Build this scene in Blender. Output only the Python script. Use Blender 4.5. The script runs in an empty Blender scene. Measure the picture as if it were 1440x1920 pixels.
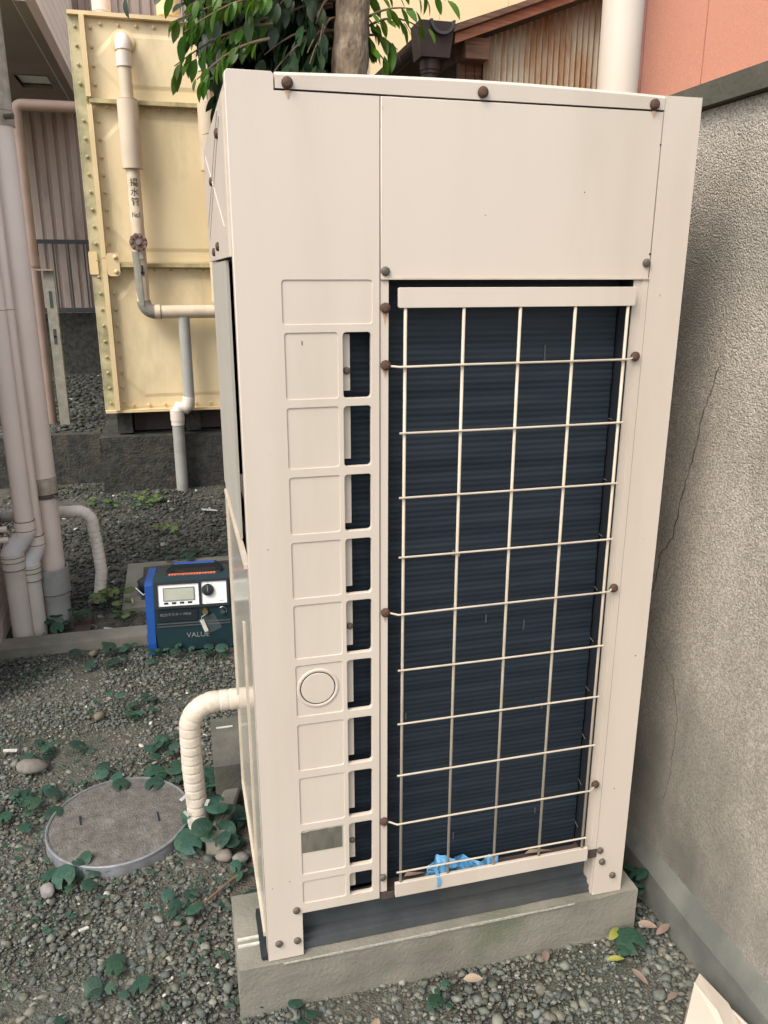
import bpy, bmesh, math, random
import numpy as np
from mathutils import Vector, Matrix, noise as mnoise

random.seed(7); rng = np.random.default_rng(7)
S = bpy.context.scene; COL = S.collection; PI = math.pi; R = math.radians
U = random.uniform

# ------------------------------------------------------------------ camera, sky, sun, exposure
cam = bpy.data.cameras.new('camera'); camo = bpy.data.objects.new('camera', cam); COL.objects.link(camo)
yaw, pitch, roll = 0.253463, 0.290064, 0.001417
fw = Vector((math.sin(yaw)*math.cos(pitch), math.cos(yaw)*math.cos(pitch), -math.sin(pitch)))
rt = Vector((math.cos(yaw), -math.sin(yaw), 0)); up = rt.cross(fw)
r2 = math.cos(roll)*rt + math.sin(roll)*up; u2 = -math.sin(roll)*rt + math.cos(roll)*up
M = Matrix((r2, u2, -fw)).transposed().to_4x4(); M.translation = (-0.101078, -1.338911, 1.486618)
camo.matrix_world = M
cam.sensor_fit = 'VERTICAL'; cam.sensor_height = 24; cam.lens = 1499.8/1920*24
cam.clip_start = .02; cam.clip_end = 500
S.camera = camo

SUN_TO = Vector((-0.50, -0.40, 0.77)).normalized()
w = bpy.data.worlds.new('World'); S.world = w; w.use_nodes = True
nt = w.node_tree; bg = nt.nodes['Background']
sky = nt.nodes.new('ShaderNodeTexSky'); sky.sky_type = 'NISHITA'; sky.sun_disc = False
sky.sun_elevation = math.asin(SUN_TO.z); sky.sun_rotation = math.atan2(SUN_TO.x, SUN_TO.y)
sky.air_density = 1.0; sky.dust_density = 4.0; sky.ozone_density = 0.6
hs = nt.nodes.new('ShaderNodeHueSaturation'); hs.inputs['Saturation'].default_value = .45
nt.links.new(sky.outputs[0], hs.inputs['Color']); nt.links.new(hs.outputs[0], bg.inputs[0]); bg.inputs[1].default_value = 0.15
sl = bpy.data.lights.new('sun', 'SUN'); so = bpy.data.objects.new('sun', sl); COL.objects.link(so)
sl.energy = .75; sl.angle = R(24); sl.color = (1.0, .86, .70)
so.rotation_euler = (-SUN_TO).to_track_quat('-Z', 'Y').to_euler()
S.view_settings.view_transform = 'Standard'; S.view_settings.look = 'None'
S.view_settings.exposure = 1.03; S.view_settings.gamma = 1; S.view_settings.use_curve_mapping = False
S.cycles.max_bounces = 8

# ------------------------------------------------------------------ materials
def mat(name, c1, c2=None, scale=8, rough=.6, bump=0, bscale=60, detail=6, spec=.4, metal=0, c3=None, s3=2.5,
        t3=(.52, .72), stretch=(1, 1, 1), bdist=.004, vcol=None, transl=0, contrast=(.35, .65), vary=0):
    m = bpy.data.materials.new(name); m.use_nodes = True; n = m.node_tree.nodes; L = m.node_tree.links
    b = n['Principled BSDF']; b.inputs['Roughness'].default_value = rough
    b.inputs['Specular IOR Level'].default_value = spec; b.inputs['Metallic'].default_value = metal
    tc = n.new('ShaderNodeTexCoord'); mp = n.new('ShaderNodeMapping'); mp.inputs['Scale'].default_value = stretch
    L.new(tc.outputs['Object'], mp.inputs[0])
    out = None
    if c2 is None: c2 = tuple(x*.9 for x in c1)
    nz = n.new('ShaderNodeTexNoise'); nz.inputs['Scale'].default_value = scale; nz.inputs['Detail'].default_value = detail
    L.new(mp.outputs[0], nz.inputs['Vector'])
    rp = n.new('ShaderNodeMapRange'); rp.inputs[1].default_value, rp.inputs[2].default_value = contrast
    L.new(nz.outputs[0], rp.inputs[0])
    mx = n.new('ShaderNodeMix'); mx.data_type = 'RGBA'
    mx.inputs[6].default_value = (*c1, 1); mx.inputs[7].default_value = (*c2, 1); L.new(rp.outputs[0], mx.inputs[0])
    out = mx.outputs[2]
    if c3:
        n3 = n.new('ShaderNodeTexNoise'); n3.inputs['Scale'].default_value = s3; n3.inputs['Detail'].default_value = 8
        n3.inputs['Roughness'].default_value = .65
        L.new(mp.outputs[0], n3.inputs['Vector'])
        r3 = n.new('ShaderNodeMapRange'); r3.inputs[1].default_value, r3.inputs[2].default_value = t3
        L.new(n3.outputs[0], r3.inputs[0])
        m3 = n.new('ShaderNodeMix'); m3.data_type = 'RGBA'; L.new(r3.outputs[0], m3.inputs[0])
        L.new(out, m3.inputs[6]); m3.inputs[7].default_value = (*c3, 1); out = m3.outputs[2]
    if vcol:
        at = n.new('ShaderNodeAttribute'); at.attribute_name = vcol
        mv = n.new('ShaderNodeMix'); mv.data_type = 'RGBA'; mv.blend_type = 'MULTIPLY'; mv.inputs[0].default_value = 1
        L.new(out, mv.inputs[6]); L.new(at.outputs['Color'], mv.inputs[7]); out = mv.outputs[2]
    if vary:
        oi = n.new('ShaderNodeObjectInfo'); hv = n.new('ShaderNodeHueSaturation')
        a1 = n.new('ShaderNodeMapRange'); a1.inputs[3].default_value = .5 - .035*vary; a1.inputs[4].default_value = .5 + .02*vary
        a2 = n.new('ShaderNodeMapRange'); a2.inputs[3].default_value = 1 - .35*vary; a2.inputs[4].default_value = 1 + .55*vary
        fr = n.new('ShaderNodeMath'); fr.operation = 'FRACT'; ml = n.new('ShaderNodeMath'); ml.operation = 'MULTIPLY'; ml.inputs[1].default_value = 7.31
        L.new(oi.outputs['Random'], a1.inputs[0]); L.new(oi.outputs['Random'], ml.inputs[0]); L.new(ml.outputs[0], fr.inputs[0]); L.new(fr.outputs[0], a2.inputs[0])
        L.new(a1.outputs[0], hv.inputs['Hue']); L.new(a2.outputs[0], hv.inputs['Value']); L.new(out, hv.inputs['Color']); out = hv.outputs[0]
    L.new(out, b.inputs['Base Color'])
    if bump:
        bn = n.new('ShaderNodeTexNoise'); bn.inputs['Scale'].default_value = bscale; bn.inputs['Detail'].default_value = 4
        L.new(mp.outputs[0], bn.inputs['Vector'])
        bp = n.new('ShaderNodeBump'); bp.inputs['Strength'].default_value = bump; bp.inputs['Distance'].default_value = bdist
        L.new(bn.outputs[0], bp.inputs['Height']); L.new(bp.outputs[0], b.inputs['Normal'])
    if transl:
        tb = n.new('ShaderNodeBsdfTranslucent'); L.new(out, tb.inputs[0])
        ms = n.new('ShaderNodeMixShader'); ms.inputs[0].default_value = transl
        L.new(b.outputs[0], ms.inputs[1]); L.new(tb.outputs[0], ms.inputs[2])
        L.new(ms.outputs[0], n['Material Output'].inputs[0])
    return m

def glassy(name, tint, alpha, rough=.1):
    m = bpy.data.materials.new(name); m.use_nodes = True
    b = m.node_tree.nodes['Principled BSDF']; b.inputs['Base Color'].default_value = (*tint, 1)
    b.inputs['Alpha'].default_value = alpha; b.inputs['Roughness'].default_value = rough
    return m

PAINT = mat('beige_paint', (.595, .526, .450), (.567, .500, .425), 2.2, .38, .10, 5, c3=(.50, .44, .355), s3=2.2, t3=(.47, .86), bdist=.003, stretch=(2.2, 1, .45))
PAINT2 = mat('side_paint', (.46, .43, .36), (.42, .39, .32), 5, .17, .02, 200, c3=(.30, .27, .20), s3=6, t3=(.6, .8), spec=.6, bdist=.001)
RUST = mat('rusty_bolt', (.060, .032, .024), (.10, .055, .038), 90, .8, .5, 300)
BOLTG = mat('dull_bolt', (.13, .115, .095), (.09, .07, .055), 90, .6, .3, 300)
DARKSTEEL = mat('base_steel', (.070, .078, .084), (.050, .057, .062), 12, .55, .2, 120, c3=(.10, .098, .088), s3=4, t3=(.5, .8))
COIL = mat('coil_fins', (.017, .027, .038), (.011, .018, .026), 7, .42, .25, 900, stretch=(.5, 1, 7), spec=.3, c3=(.027, .036, .044), s3=2.4, t3=(.54, .85))
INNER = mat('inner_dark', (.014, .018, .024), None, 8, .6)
CONC = mat('concrete', (.235, .222, .185), (.17, .165, .135), 9, .9, .5, 130, c3=(.105, .125, .075), s3=3.2, t3=(.55, .8))
CONCD = mat('dark_concrete', (.062, .060, .052), (.024, .028, .027), 22, .9, .9, 60, 10, c3=(.10, .085, .06), s3=5, t3=(.52, .72), bdist=.012)
def render_mat():
    m = mat('rendered_wall', (.53, .483, .41), (.305, .275, .235), 210, .9, 0, detail=10, c3=(.215, .203, .175), s3=1.7, t3=(.42, .72), contrast=(.38, .62))
    n = m.node_tree.nodes; L = m.node_tree.links; b = n['Principled BSDF']; tc = n['Texture Coordinate']
    vo = n.new('ShaderNodeTexVoronoi'); vo.inputs['Scale'].default_value = 240; vo.inputs['Randomness'].default_value = 1
    wn = n.new('ShaderNodeTexNoise'); wn.inputs['Scale'].default_value = 28; wn.inputs['Detail'].default_value = 6
    n2 = n.new('ShaderNodeTexNoise'); n2.inputs['Scale'].default_value = 320; n2.inputs['Detail'].default_value = 5
    for q in (vo, wn, n2): L.new(tc.outputs['Object'], q.inputs['Vector'])
    a = n.new('ShaderNodeMath'); a.operation = 'MULTIPLY_ADD'; a.inputs[1].default_value = -1.1; L.new(vo.outputs['Distance'], a.inputs[0]); L.new(n2.outputs[0], a.inputs[2])
    c = n.new('ShaderNodeMath'); c.operation = 'MULTIPLY_ADD'; c.inputs[1].default_value = 1.2; L.new(wn.outputs[0], c.inputs[0]); L.new(a.outputs[0], c.inputs[2])
    bp = n.new('ShaderNodeBump'); bp.inputs['Strength'].default_value = .8; bp.inputs['Distance'].default_value = .0034
    L.new(c.outputs[0], bp.inputs['Height']); L.new(bp.outputs[0], b.inputs['Normal'])
    # damp vertical runs and dark patches
    mp = n.new('ShaderNodeMapping'); mp.inputs['Scale'].default_value = (1, 5, .7); L.new(tc.outputs['Object'], mp.inputs[0])
    sn = n.new('ShaderNodeTexNoise'); sn.inputs['Scale'].default_value = 1.6; sn.inputs['Detail'].default_value = 7; L.new(mp.outputs[0], sn.inputs['Vector'])
    mr = n.new('ShaderNodeMapRange'); mr.inputs[1].default_value = .46; mr.inputs[2].default_value = .72; mr.inputs[4].default_value = .75; L.new(sn.outputs[0], mr.inputs[0])
    mx = n.new('ShaderNodeMix'); mx.data_type = 'RGBA'; mx.blend_type = 'MULTIPLY'; L.new(mr.outputs[0], mx.inputs[0])
    src = b.inputs['Base Color'].links[0].from_socket; L.new(src, mx.inputs[6]); mx.inputs[7].default_value = (.62, .63, .60, 1)
    L.new(mx.outputs[2], b.inputs['Base Color']); return m
CONCW = render_mat()
FOOT = mat('footing_mortar', (.150, .152, .132), (.10, .105, .094), 10, .85, .5, 200, c3=(.065, .08, .07), s3=4)
COPE = mat('mossy_coping', (.085, .080, .060), (.060, .060, .045), 14, .9, .6, 90, c3=(.12, .115, .08), s3=5)
SOIL = mat('soil', (.125, .116, .094), (.070, .068, .057), 30, .95, 1.0, 160, 12, c3=(.080, .095, .07), s3=2.2, bdist=.012)
STONE = mat('gravel_stone', (.9, .9, .9), (.6, .62, .6), 60, .8, .4, 200, vcol='tint')
PVC = mat('grey_pink_pvc', (.85, .725, .635), (.81, .685, .595), 6, .42, .05, 200, c3=(.66, .54, .45), s3=2, t3=(.55, .8))
PVCL = mat('pale_pvc', (.72, .66, .58), (.66, .60, .52), 6, .4, .05, 200, c3=(.50, .45, .37), s3=5, t3=(.55, .8))
PVCG = mat('grey_pvc', (.38, .385, .36), (.33, .335, .31), 6, .5, .05, 200, c3=(.25, .25, .22), s3=5)
PVCM = mat('mossy_pipe', (.52, .45, .37), (.36, .31, .245), 30, .8, .5, 150, c3=(.24, .215, .15), s3=6)
SILVER = mat('silver_elbow', (.80, .77, .76), (.70, .67, .66), 10, .3, .05, 100)
PINKP = mat('salmon_pipe', (.30, .215, .18), (.25, .175, .145), 6, .6, .05, 150)
TAPE = mat('wrap_tape', (.60, .535, .455), (.50, .44, .36), 16, .6, .3, 90, c3=(.32, .28, .23), s3=7, t3=(.54, .75))
TANK = mat('cream_tank', (.80, .67, .425), (.74, .605, .36), 3, .55, .1, 60, c3=(.50, .42, .25), s3=3.4, t3=(.50, .78), stretch=(1, 1, .45))
TANKL = mat('cream_tank_trim', (.74, .585, .34), (.66, .52, .29), 5, .5, .1, 80)
TANKM = mat('mossy_tank', (.52, .46, .29), (.30, .29, .17), 9, .8, .4, 80, c3=(.17, .17, .10), s3=6)
TANKP = mat('tank_pipe_jacket', (.66, .56, .42), (.60, .50, .37), 7, .5, .1, 120, c3=(.45, .36, .25), s3=5, t3=(.55, .75))
VALVE = mat('rusted_valve', (.16, .08, .06), (.28, .20, .17), 40, .8, .5, 150)
BLACK = mat('black_print', (.015, .014, .013), None, 10, .7)
GREYP = mat('grey_peeled', (.27, .26, .22), (.20, .19, .16), 20, .8, .4, 90)
BARK = mat('bark', (.25, .185, .125), (.11, .082, .06), 30, .9, 1.0, 60, 10, stretch=(1, 1, .4), c3=(.33, .265, .19), s3=14, t3=(.5, .65), bdist=.012)
TWIG = mat('twig', (.17, .11, .07), (.12, .08, .05), 20, .8)
LEAFT = mat('tree_leaf_backlit', (.070, .165, .020), (.15, .29, .034), 3.0, .36, .1, 50, spec=.4, transl=.5, contrast=(.4, .6), vary=.8)  # backlit glow of the outer leaves put into a brighter green
LEAFD = mat('tree_leaf_shaded', (.040, .080, .032), (.028, .060, .028), 6, .36, .1, 50, spec=.45, transl=.3, vary=.9)  # same leaf, shade of the inner crown put into a darker green
WEED = mat('weed_leaf', (.026, .070, .048), (.015, .045, .032), 70, .5, .4, 160, transl=.12, vary=.9, c3=(.045, .085, .045), s3=30)
WEEDY = mat('weed_leaf_light', (.12, .19, .045), (.07, .13, .035), 40, .5, .2, 80, transl=.2, vary=.6)
YLEAF = mat('yellow_leaf', (.36, .36, .08), (.20, .25, .06), 25, .6, .2, 80, transl=.15)
DLEAF = mat('dry_leaf', (.27, .205, .155), (.18, .13, .095), 30, .75, .3, 90, vary=.7)
WOODD = mat('dark_wood', (.050, .036, .028), (.028, .021, .017), 10, .85, .5, 50, stretch=(4, 4, .6))
WOODR = mat('red_wood', (.42, .20, .12), (.28, .12, .07), 9, .75, .3, 60, stretch=(.5, 3, 8))
WOODB = mat('brown_wood', (.20, .115, .075), (.11, .065, .045), 9, .8, .3, 60, stretch=(.5, 3, 8))
GUT = mat('brown_gutter', (.055, .038, .034), (.04, .028, .026), 10, .55, .1, 100)
CORR = mat('rusty_corrugated', (.54, .49, .38), (.44, .39, .29), 5, .6, .2, 90, c3=(.35, .17, .065), s3=5, t3=(.50, .70), stretch=(1, 1, .3))
CORRP = mat('pink_corrugated', (.50, .42, .365), (.40, .33, .285), 3, .7, .2, 60, c3=(.30, .22, .18), s3=3, stretch=(1, 1, .3))
PINK = mat('salmon_stucco', (.80, .37, .245), (.66, .29, .19), 330, .9, .8, 300, 4, c3=(.72, .33, .22), s3=2, bdist=.006, contrast=(.3, .6))
PINKD = mat('salmon_trim', (.58, .27, .20), (.46, .21, .16), 9, .8, .2, 90)
YEL = mat('pale_yellow_siding', (.78, .68, .42), (.75, .65, .40), 3, .7, .1, 60)
WHITE = mat('white_siding', (.92, .92, .89), (.88, .88, .86), 3, .5)
WPIPE = mat('white_duct', (.66, .575, .49), (.62, .53, .44), 2, .5, .03, 60)
SOFF = mat('soffit_board', (.30, .26, .22), (.26, .225, .19), 2, .85, .1, 60)
RAIL = mat('dark_rail', (.05, .055, .058), None, 9, .5)
TILE = mat('wall_tile', (.62, .53, .475), (.54, .455, .41), 14, .5, .1, 150)
GROUT = mat('tile_grout', (.10, .09, .08), (.07, .065, .06), 30, .9)
MBLK = mat('machine_black', (.014, .020, .024), (.011, .016, .020), 8, .5, .15, 500)
MBLU = mat('machine_blue', (.006, .068, .30), (.005, .056, .25), 8, .45, .1, 300)
MGRN = mat('machine_front', (.010, .034, .042), (.008, .028, .036), 8, .5, .15, 500)
MWHT = mat('panel_white', (.88, .88, .86), None, 8, .35)
LCD = mat('lcd_glass', (.33, .35, .28), (.42, .44, .37), 9, .12)
ORNG = mat('orange_print', (.62, .13, .07), None, 9, .6)
GREY = mat('grey_print', (.22, .23, .22), None, 9, .6)
CHROME = mat('chrome', (.7, .7, .7), None, 9, .25, metal=1)
BRASS = mat('brass', (.40, .28, .13), None, 9, .4, metal=.8)
LIDC = mat('lid_infill', (.138, .130, .115), (.085, .081, .073), 40, .9, .8, 160, 12, c3=(.19, .18, .16), s3=12, t3=(.54, .7), bdist=.006)
LIDR = mat('lid_ring', (.20, .21, .22), (.13, .135, .14), 20, .5, .2, 120, metal=.2)
BLUEP = mat('blue_plastic', (.10, .33, .60), (.17, .42, .66), 25, .4, .2, 90, transl=.25)
RUBBER = mat('rubber', (.018, .024, .028), None, 9, .7)
BROWNP = mat('rusty_plate', (.085, .060, .052), (.065, .048, .042), 12, .7, .3, 90)
PAPER = mat('white_scrap', (.60, .59, .55), (.45, .44, .40), 60, .8)
ALU = mat('label_plate', (.15, .145, .118), (.105, .10, .08), 40, .85, .3, 200, c3=(.27, .26, .22), s3=16, t3=(.62, .78), stretch=(1, 1, .4), spec=.1)
WIRE = mat('white_wire', (.55, .485, .39), (.48, .41, .32), 20, .4)
CRACK = mat('crack_shadow', (.10, .088, .075), (.15, .13, .11), 60, .95)
WORN = mat('worn_concrete', (.36, .35, .30), (.24, .235, .20), 150, .9, .4, 200)
TAPEB = mat('wrap_tape_lightened', (.80, .73, .65), (.70, .63, .55), 16, .6, .3, 90, c3=(.48, .42, .35), s3=7, t3=(.56, .75))  # same tape, colour raised to make up for weak light on the arched pipe
SEAM = mat('seam_dark', (.20, .155, .13), None, 9, .8)
BOLTL = mat('worn_rim', (.27, .28, .30), (.17, .175, .185), 25, .5, .2, 120, metal=.2)
CONC2 = mat('old_concrete', (.135, .130, .112), (.085, .085, .072), 12, .9, .6, 130, c3=(.06, .075, .05), s3=5, t3=(.5, .75))
CLEAR = glassy('clear_tag', (.3, .35, .35), .08)
PLATE = mat('dull_plate', (.43, .41, .355), (.39, .37, .32), 5, .5, .05, 60)
TANKF = mat('tank_flange', (.56, .47, .25), (.36, .31, .17), 12, .7, .4, 80, c3=(.20, .20, .11), s3=7)

# ------------------------------------------------------------------ helpers
ORG = {}
def root(name, label, cat, loc=(0, 0, 0), group=None, rotz=0):
    o = bpy.data.objects.new(name, None); COL.objects.link(o); o.location = loc; o.rotation_euler = (0, 0, rotz)
    o.empty_display_size = .05; o['label'] = label; o['category'] = cat
    if group: o['group'] = group
    ORG[o] = Vector(loc); return o
def tag(o, label, cat, group=None):
    o['label'] = label; o['category'] = cat
    if group: o['group'] = group
    return o
def link(name, me, m, parent=None, local=False):
    o = bpy.data.objects.new(name, me); COL.objects.link(o)
    if m is not None and not me.materials: me.materials.append(m)
    if parent is not None:
        o.parent = parent
        if parent in ORG and not local: o.location = -ORG[parent]
    return o
def solid(bm, geom, thickness):
    bm.normal_update(); bmesh.ops.solidify(bm, geom=geom, thickness=thickness)
def mk(name, bm, m, parent=None, bevel=0, smooth=False, local=False, seg=1):
    if bevel:
        es = [e for e in bm.edges if len(e.link_faces) == 2 and e.calc_face_angle(0) > .6]
        bmesh.ops.bevel(bm, geom=es, offset=bevel, segments=seg, profile=.6, affect='EDGES', clamp_overlap=True)
    bmesh.ops.recalc_face_normals(bm, faces=bm.faces)
    me = bpy.data.meshes.new(name); bm.to_mesh(me); bm.free()
    if smooth:
        me.polygons.foreach_set('use_smooth', [True]*len(me.polygons))
        try: me.set_sharp_from_angle(angle=R(40))
        except Exception: pass
    return link(name, me, m, parent, local)
def struct(o): o['kind'] = 'structure'; return o
def stuff(o): o['kind'] = 'stuff'; return o
def put(name, me, parent, p, rot=(0, 0, 0), sc=(1, 1, 1), local=False):      # a copy sharing mesh data
    o = bpy.data.objects.new(name, me); COL.objects.link(o); o.rotation_euler = rot; o.scale = sc
    o.location = Vector(p)
    if parent is not None:
        o.parent = parent
        if parent in ORG and not local: o.location = Vector(p) - ORG[parent]
        elif parent.parent is not None and parent.parent in ORG and not local: pass
    return o
def box(bm, x0, x1, y0, y1, z0, z1):
    v = [bm.verts.new(p) for p in ((x0, y0, z0), (x1, y0, z0), (x1, y1, z0), (x0, y1, z0), (x0, y0, z1), (x1, y0, z1), (x1, y1, z1), (x0, y1, z1))]
    for f in ((0, 3, 2, 1), (4, 5, 6, 7), (0, 1, 5, 4), (1, 2, 6, 5), (2, 3, 7, 6), (3, 0, 4, 7)): bm.faces.new([v[i] for i in f])
    return bm
def B(*a):
    return box(bmesh.new(), *a)
def Bs(lst):
    bm = bmesh.new()
    for a in lst: box(bm, *a)
    return bm
def prism(bm, prof, a, b, axis='Y'):
    """profile points (u,v): axis Y -> (x,z); axis X -> (y,z); axis Z -> (x,y)"""
    def P(u, v, t): return (u, t, v) if axis == 'Y' else ((t, u, v) if axis == 'X' else (u, v, t))
    A = [bm.verts.new(P(u, v, a)) for u, v in prof]; Bv = [bm.verts.new(P(u, v, b)) for u, v in prof]; n = len(prof)
    bm.faces.new(A); bm.faces.new(list(reversed(Bv)))
    for i in range(n): bm.faces.new([A[i], Bv[i], Bv[(i+1) % n], A[(i+1) % n]])
    return bm
def tube(bm, pts, r, seg=16, cap=True, wob=0):
    pts = [Vector(p) for p in pts]
    rs = list(r) if isinstance(r, (list, tuple)) else [r]*len(pts)
    kp = [i for i in range(len(pts)) if i == 0 or (pts[i]-pts[i-1]).length > 1e-5]; pts = [pts[i] for i in kp]; rs = [rs[i] for i in kp]; n = len(pts)
    rings = []; prev = None
    for i, p in enumerate(pts):
        t = (pts[min(i+1, n-1)] - pts[max(i-1, 0)]).normalized()
        if prev is None:
            a = Vector((0, 0, 1)) if abs(t.z) < .9 else Vector((1, 0, 0))
            u = t.cross(a).normalized()
        else:
            u = (prev - t*prev.dot(t)).normalized()
        prev = u; v = t.cross(u)
        rings.append([bm.verts.new(p + (u*math.cos(k*2*PI/seg) + v*math.sin(k*2*PI/seg))*rs[i]*(1 + wob*U(-1, 1))) for k in range(seg)])
    for i in range(n-1):
        for k in range(seg):
            bm.faces.new([rings[i][k], rings[i][(k+1) % seg], rings[i+1][(k+1) % seg], rings[i+1][k]])
    if cap: bm.faces.new(list(reversed(rings[0]))); bm.faces.new(rings[-1])
    return bm
def T(pts, r, seg=16, cap=True, wob=0): return tube(bmesh.new(), pts, r, seg, cap, wob)
def lathe(bm, prof, c=(0, 0, 0), seg=32, axis='Z'):
    rings = []
    for r_, h in prof:
        ring = []
        for k in range(seg):
            a = k*2*PI/seg
            q = (r_*math.cos(a), r_*math.sin(a), h) if axis == 'Z' else (r_*math.cos(a), h, r_*math.sin(a))
            ring.append(bm.verts.new(Vector(q) + Vector(c)))
        rings.append(ring)
    for i in range(len(rings)-1):
        for k in range(seg): bm.faces.new([rings[i][k], rings[i][(k+1) % seg], rings[i+1][(k+1) % seg], rings[i+1][k]])
    bm.faces.new(rings[0]); bm.faces.new(rings[-1]); return bm
def arc(c, r_, a0, a1, n, f):
    return [f(c[0] + r_*math.cos(a0+(a1-a0)*i/n), c[1] + r_*math.sin(a0+(a1-a0)*i/n)) for i in range(n+1)]
def rrect(x0, x1, z0, z1, r_, n=4):
    P = []
    for cx, cz, a in ((x1-r_, z1-r_, 0), (x0+r_, z1-r_, 90), (x0+r_, z0+r_, 180), (x1-r_, z0+r_, 270)):
        for i in range(n+1):
            t = R(a + 90*i/n); P.append((cx + r_*math.cos(t), cz + r_*math.sin(t)))
    return P
def circ(cx, cz, r_, n=40): return [(cx + r_*math.cos(2*PI*i/n), cz + r_*math.sin(2*PI*i/n)) for i in range(n)]
DG = None
def sheet(loops, y0, y1, bev=.0008):
    """a plate in the XZ plane between y0 (front) and y1 with holes, as mesh data"""
    cu = bpy.data.curves.new('plate', 'CURVE'); cu.dimensions = '2D'; cu.fill_mode = 'BOTH'
    for lp in loops:
        s = cu.splines.new('POLY'); s.points.add(len(lp)-1); s.use_cyclic_u = True
        for p, q in zip(s.points, lp): p.co = (q[0], q[1], 0, 1)
    cu.extrude = (y1-y0)/2 - bev; cu.bevel_depth = bev; cu.bevel_resolution = 1; cu.offset = -bev
    o = bpy.data.objects.new('plate', cu); COL.objects.link(o)
    dg = bpy.context.evaluated_depsgraph_get(); me = bpy.data.meshes.new_from_object(o.evaluated_get(dg))
    bpy.data.objects.remove(o); bpy.data.curves.remove(cu)
    n = len(me.vertices); co = np.empty(n*3, 'f'); me.vertices.foreach_get('co', co); co = co.reshape(-1, 3)
    out = np.stack([co[:, 0], (y0+y1)/2 - co[:, 2], co[:, 1]], 1); me.vertices.foreach_set('co', out.ravel().astype('f')); me.update()
    bm = bmesh.new(); bm.from_mesh(me); bmesh.ops.remove_doubles(bm, verts=bm.verts, dist=1e-5); bpy.data.meshes.remove(me)
    return bm
def merge(*bms):
    tot = bmesh.new()
    for b in bms:
        me = bpy.data.meshes.new('tmp'); b.to_mesh(me); b.free(); tot.from_mesh(me); bpy.data.meshes.remove(me)
    return tot
def text(s, size, thick=.0004):
    cu = bpy.data.curves.new('lettering', 'FONT'); cu.body = s; cu.size = size; cu.align_x = 'CENTER'; cu.align_y = 'CENTER'; cu.extrude = thick
    o = bpy.data.objects.new('lettering', cu); COL.objects.link(o)
    dg = bpy.context.evaluated_depsgraph_get(); me = bpy.data.meshes.new_from_object(o.evaluated_get(dg))
    bpy.data.objects.remove(o)
    bm = bmesh.new(); bm.from_mesh(me); bpy.data.meshes.remove(me); return bm
def xf(bm, mt):
    bmesh.ops.transform(bm, matrix=mt, verts=bm.verts); return bm
STAND = Matrix.Rotation(PI/2, 4, 'X')      # a drawing in XY stands up to face -Y

def bolt_mesh(name, m, r_=.0085, h=.006, axis='Y'):
    bm = bmesh.new()
    lathe(bm, [(r_*.98, 0), (r_, -h*.45), (r_*.8, -h*.85), (r_*.35, -h)], seg=14, axis='Y')
    me = bpy.data.meshes.new(name); bmesh.ops.recalc_face_normals(bm, faces=bm.faces); bm.to_mesh(me); bm.free(); me.materials.append(m)
    me.polygons.foreach_set('use_smooth', [True]*len(me.polygons)); return me
BR = bolt_mesh('bolt', RUST); BG_ = bolt_mesh('bolt', BOLTG, .0085)

# ------------------------------------------------------------------ ground
def ground():
    xs = np.unique(np.concatenate([np.linspace(-80, -2, 14), np.linspace(-2, 1.6, 70), np.linspace(1.6, 80, 14)]))
    ys = np.unique(np.concatenate([np.linspace(-60, -1.4, 12), np.linspace(-1.4, 5, 110), np.linspace(5, 120, 14)]))
    V = []
    for y in ys:
        for x in xs:
            near = 1 if (-2 < x < 1.6 and -1.4 < y < 5) else 0
            V.append((x, y, near*(.012*mnoise.noise((x*3, y*3, 0)) + .006*mnoise.noise((x*11, y*11, 3))) - .006))
    nx = len(xs); F = [(j*nx+i, j*nx+i+1, (j+1)*nx+i+1, (j+1)*nx+i) for j in range(len(ys)-1) for i in range(nx-1)]
    me = bpy.data.meshes.new('ground'); me.from_pydata(V, [], F); me.polygons.foreach_set('use_smooth', [True]*len(F))
    return struct(link('ground', me, SOIL))
ground()

def ico():
    t = (1+5**.5)/2
    v = np.array([(-1, t, 0), (1, t, 0), (-1, -t, 0), (1, -t, 0), (0, -1, t), (0, 1, t), (0, -1, -t), (0, 1, -t), (t, 0, -1), (t, 0, 1), (-t, 0, -1), (-t, 0, 1)], 'f')
    v /= np.linalg.norm(v[0])
    f = np.array([(0, 11, 5), (0, 5, 1), (0, 1, 7), (0, 7, 10), (0, 10, 11), (1, 5, 9), (5, 11, 4), (11, 10, 2), (10, 7, 6), (7, 1, 8), (3, 9, 4), (3, 4, 2), (3, 2, 6), (3, 6, 8), (3, 8, 9), (4, 9, 5), (2, 4, 11), (6, 2, 10), (8, 6, 7), (9, 8, 1)], 'i')
    return v, f
IV, IF = ico()
def stones(P, r_, tint, flat=(.35, .72)):
    n = len(P); v = np.repeat(IV[None], n, 0) * (1 + rng.uniform(-.40, .30, (n, 12, 1)))
    sc = np.stack([r_*rng.uniform(.8, 1.35, n), r_*rng.uniform(.7, 1.1, n), r_*rng.uniform(*flat, n)], 1); v = v*sc[:, None]
    a = rng.uniform(0, 2*PI, n); b = rng.normal(0, .3, n)
    cb, sb = np.cos(b)[:, None], np.sin(b)[:, None]
    x, y, z = v[..., 0], v[..., 1]*cb - v[..., 2]*sb, v[..., 1]*sb + v[..., 2]*cb
    ca, sa = np.cos(a)[:, None], np.sin(a)[:, None]
    v = np.stack([x*ca - y*sa, x*sa + y*ca, z], -1) + P[:, None]
    f = (IF[None] + (np.arange(n)*12)[:, None, None]).reshape(-1, 3)
    return v.reshape(-1, 3), f, np.repeat(tint, 12, 0)
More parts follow.
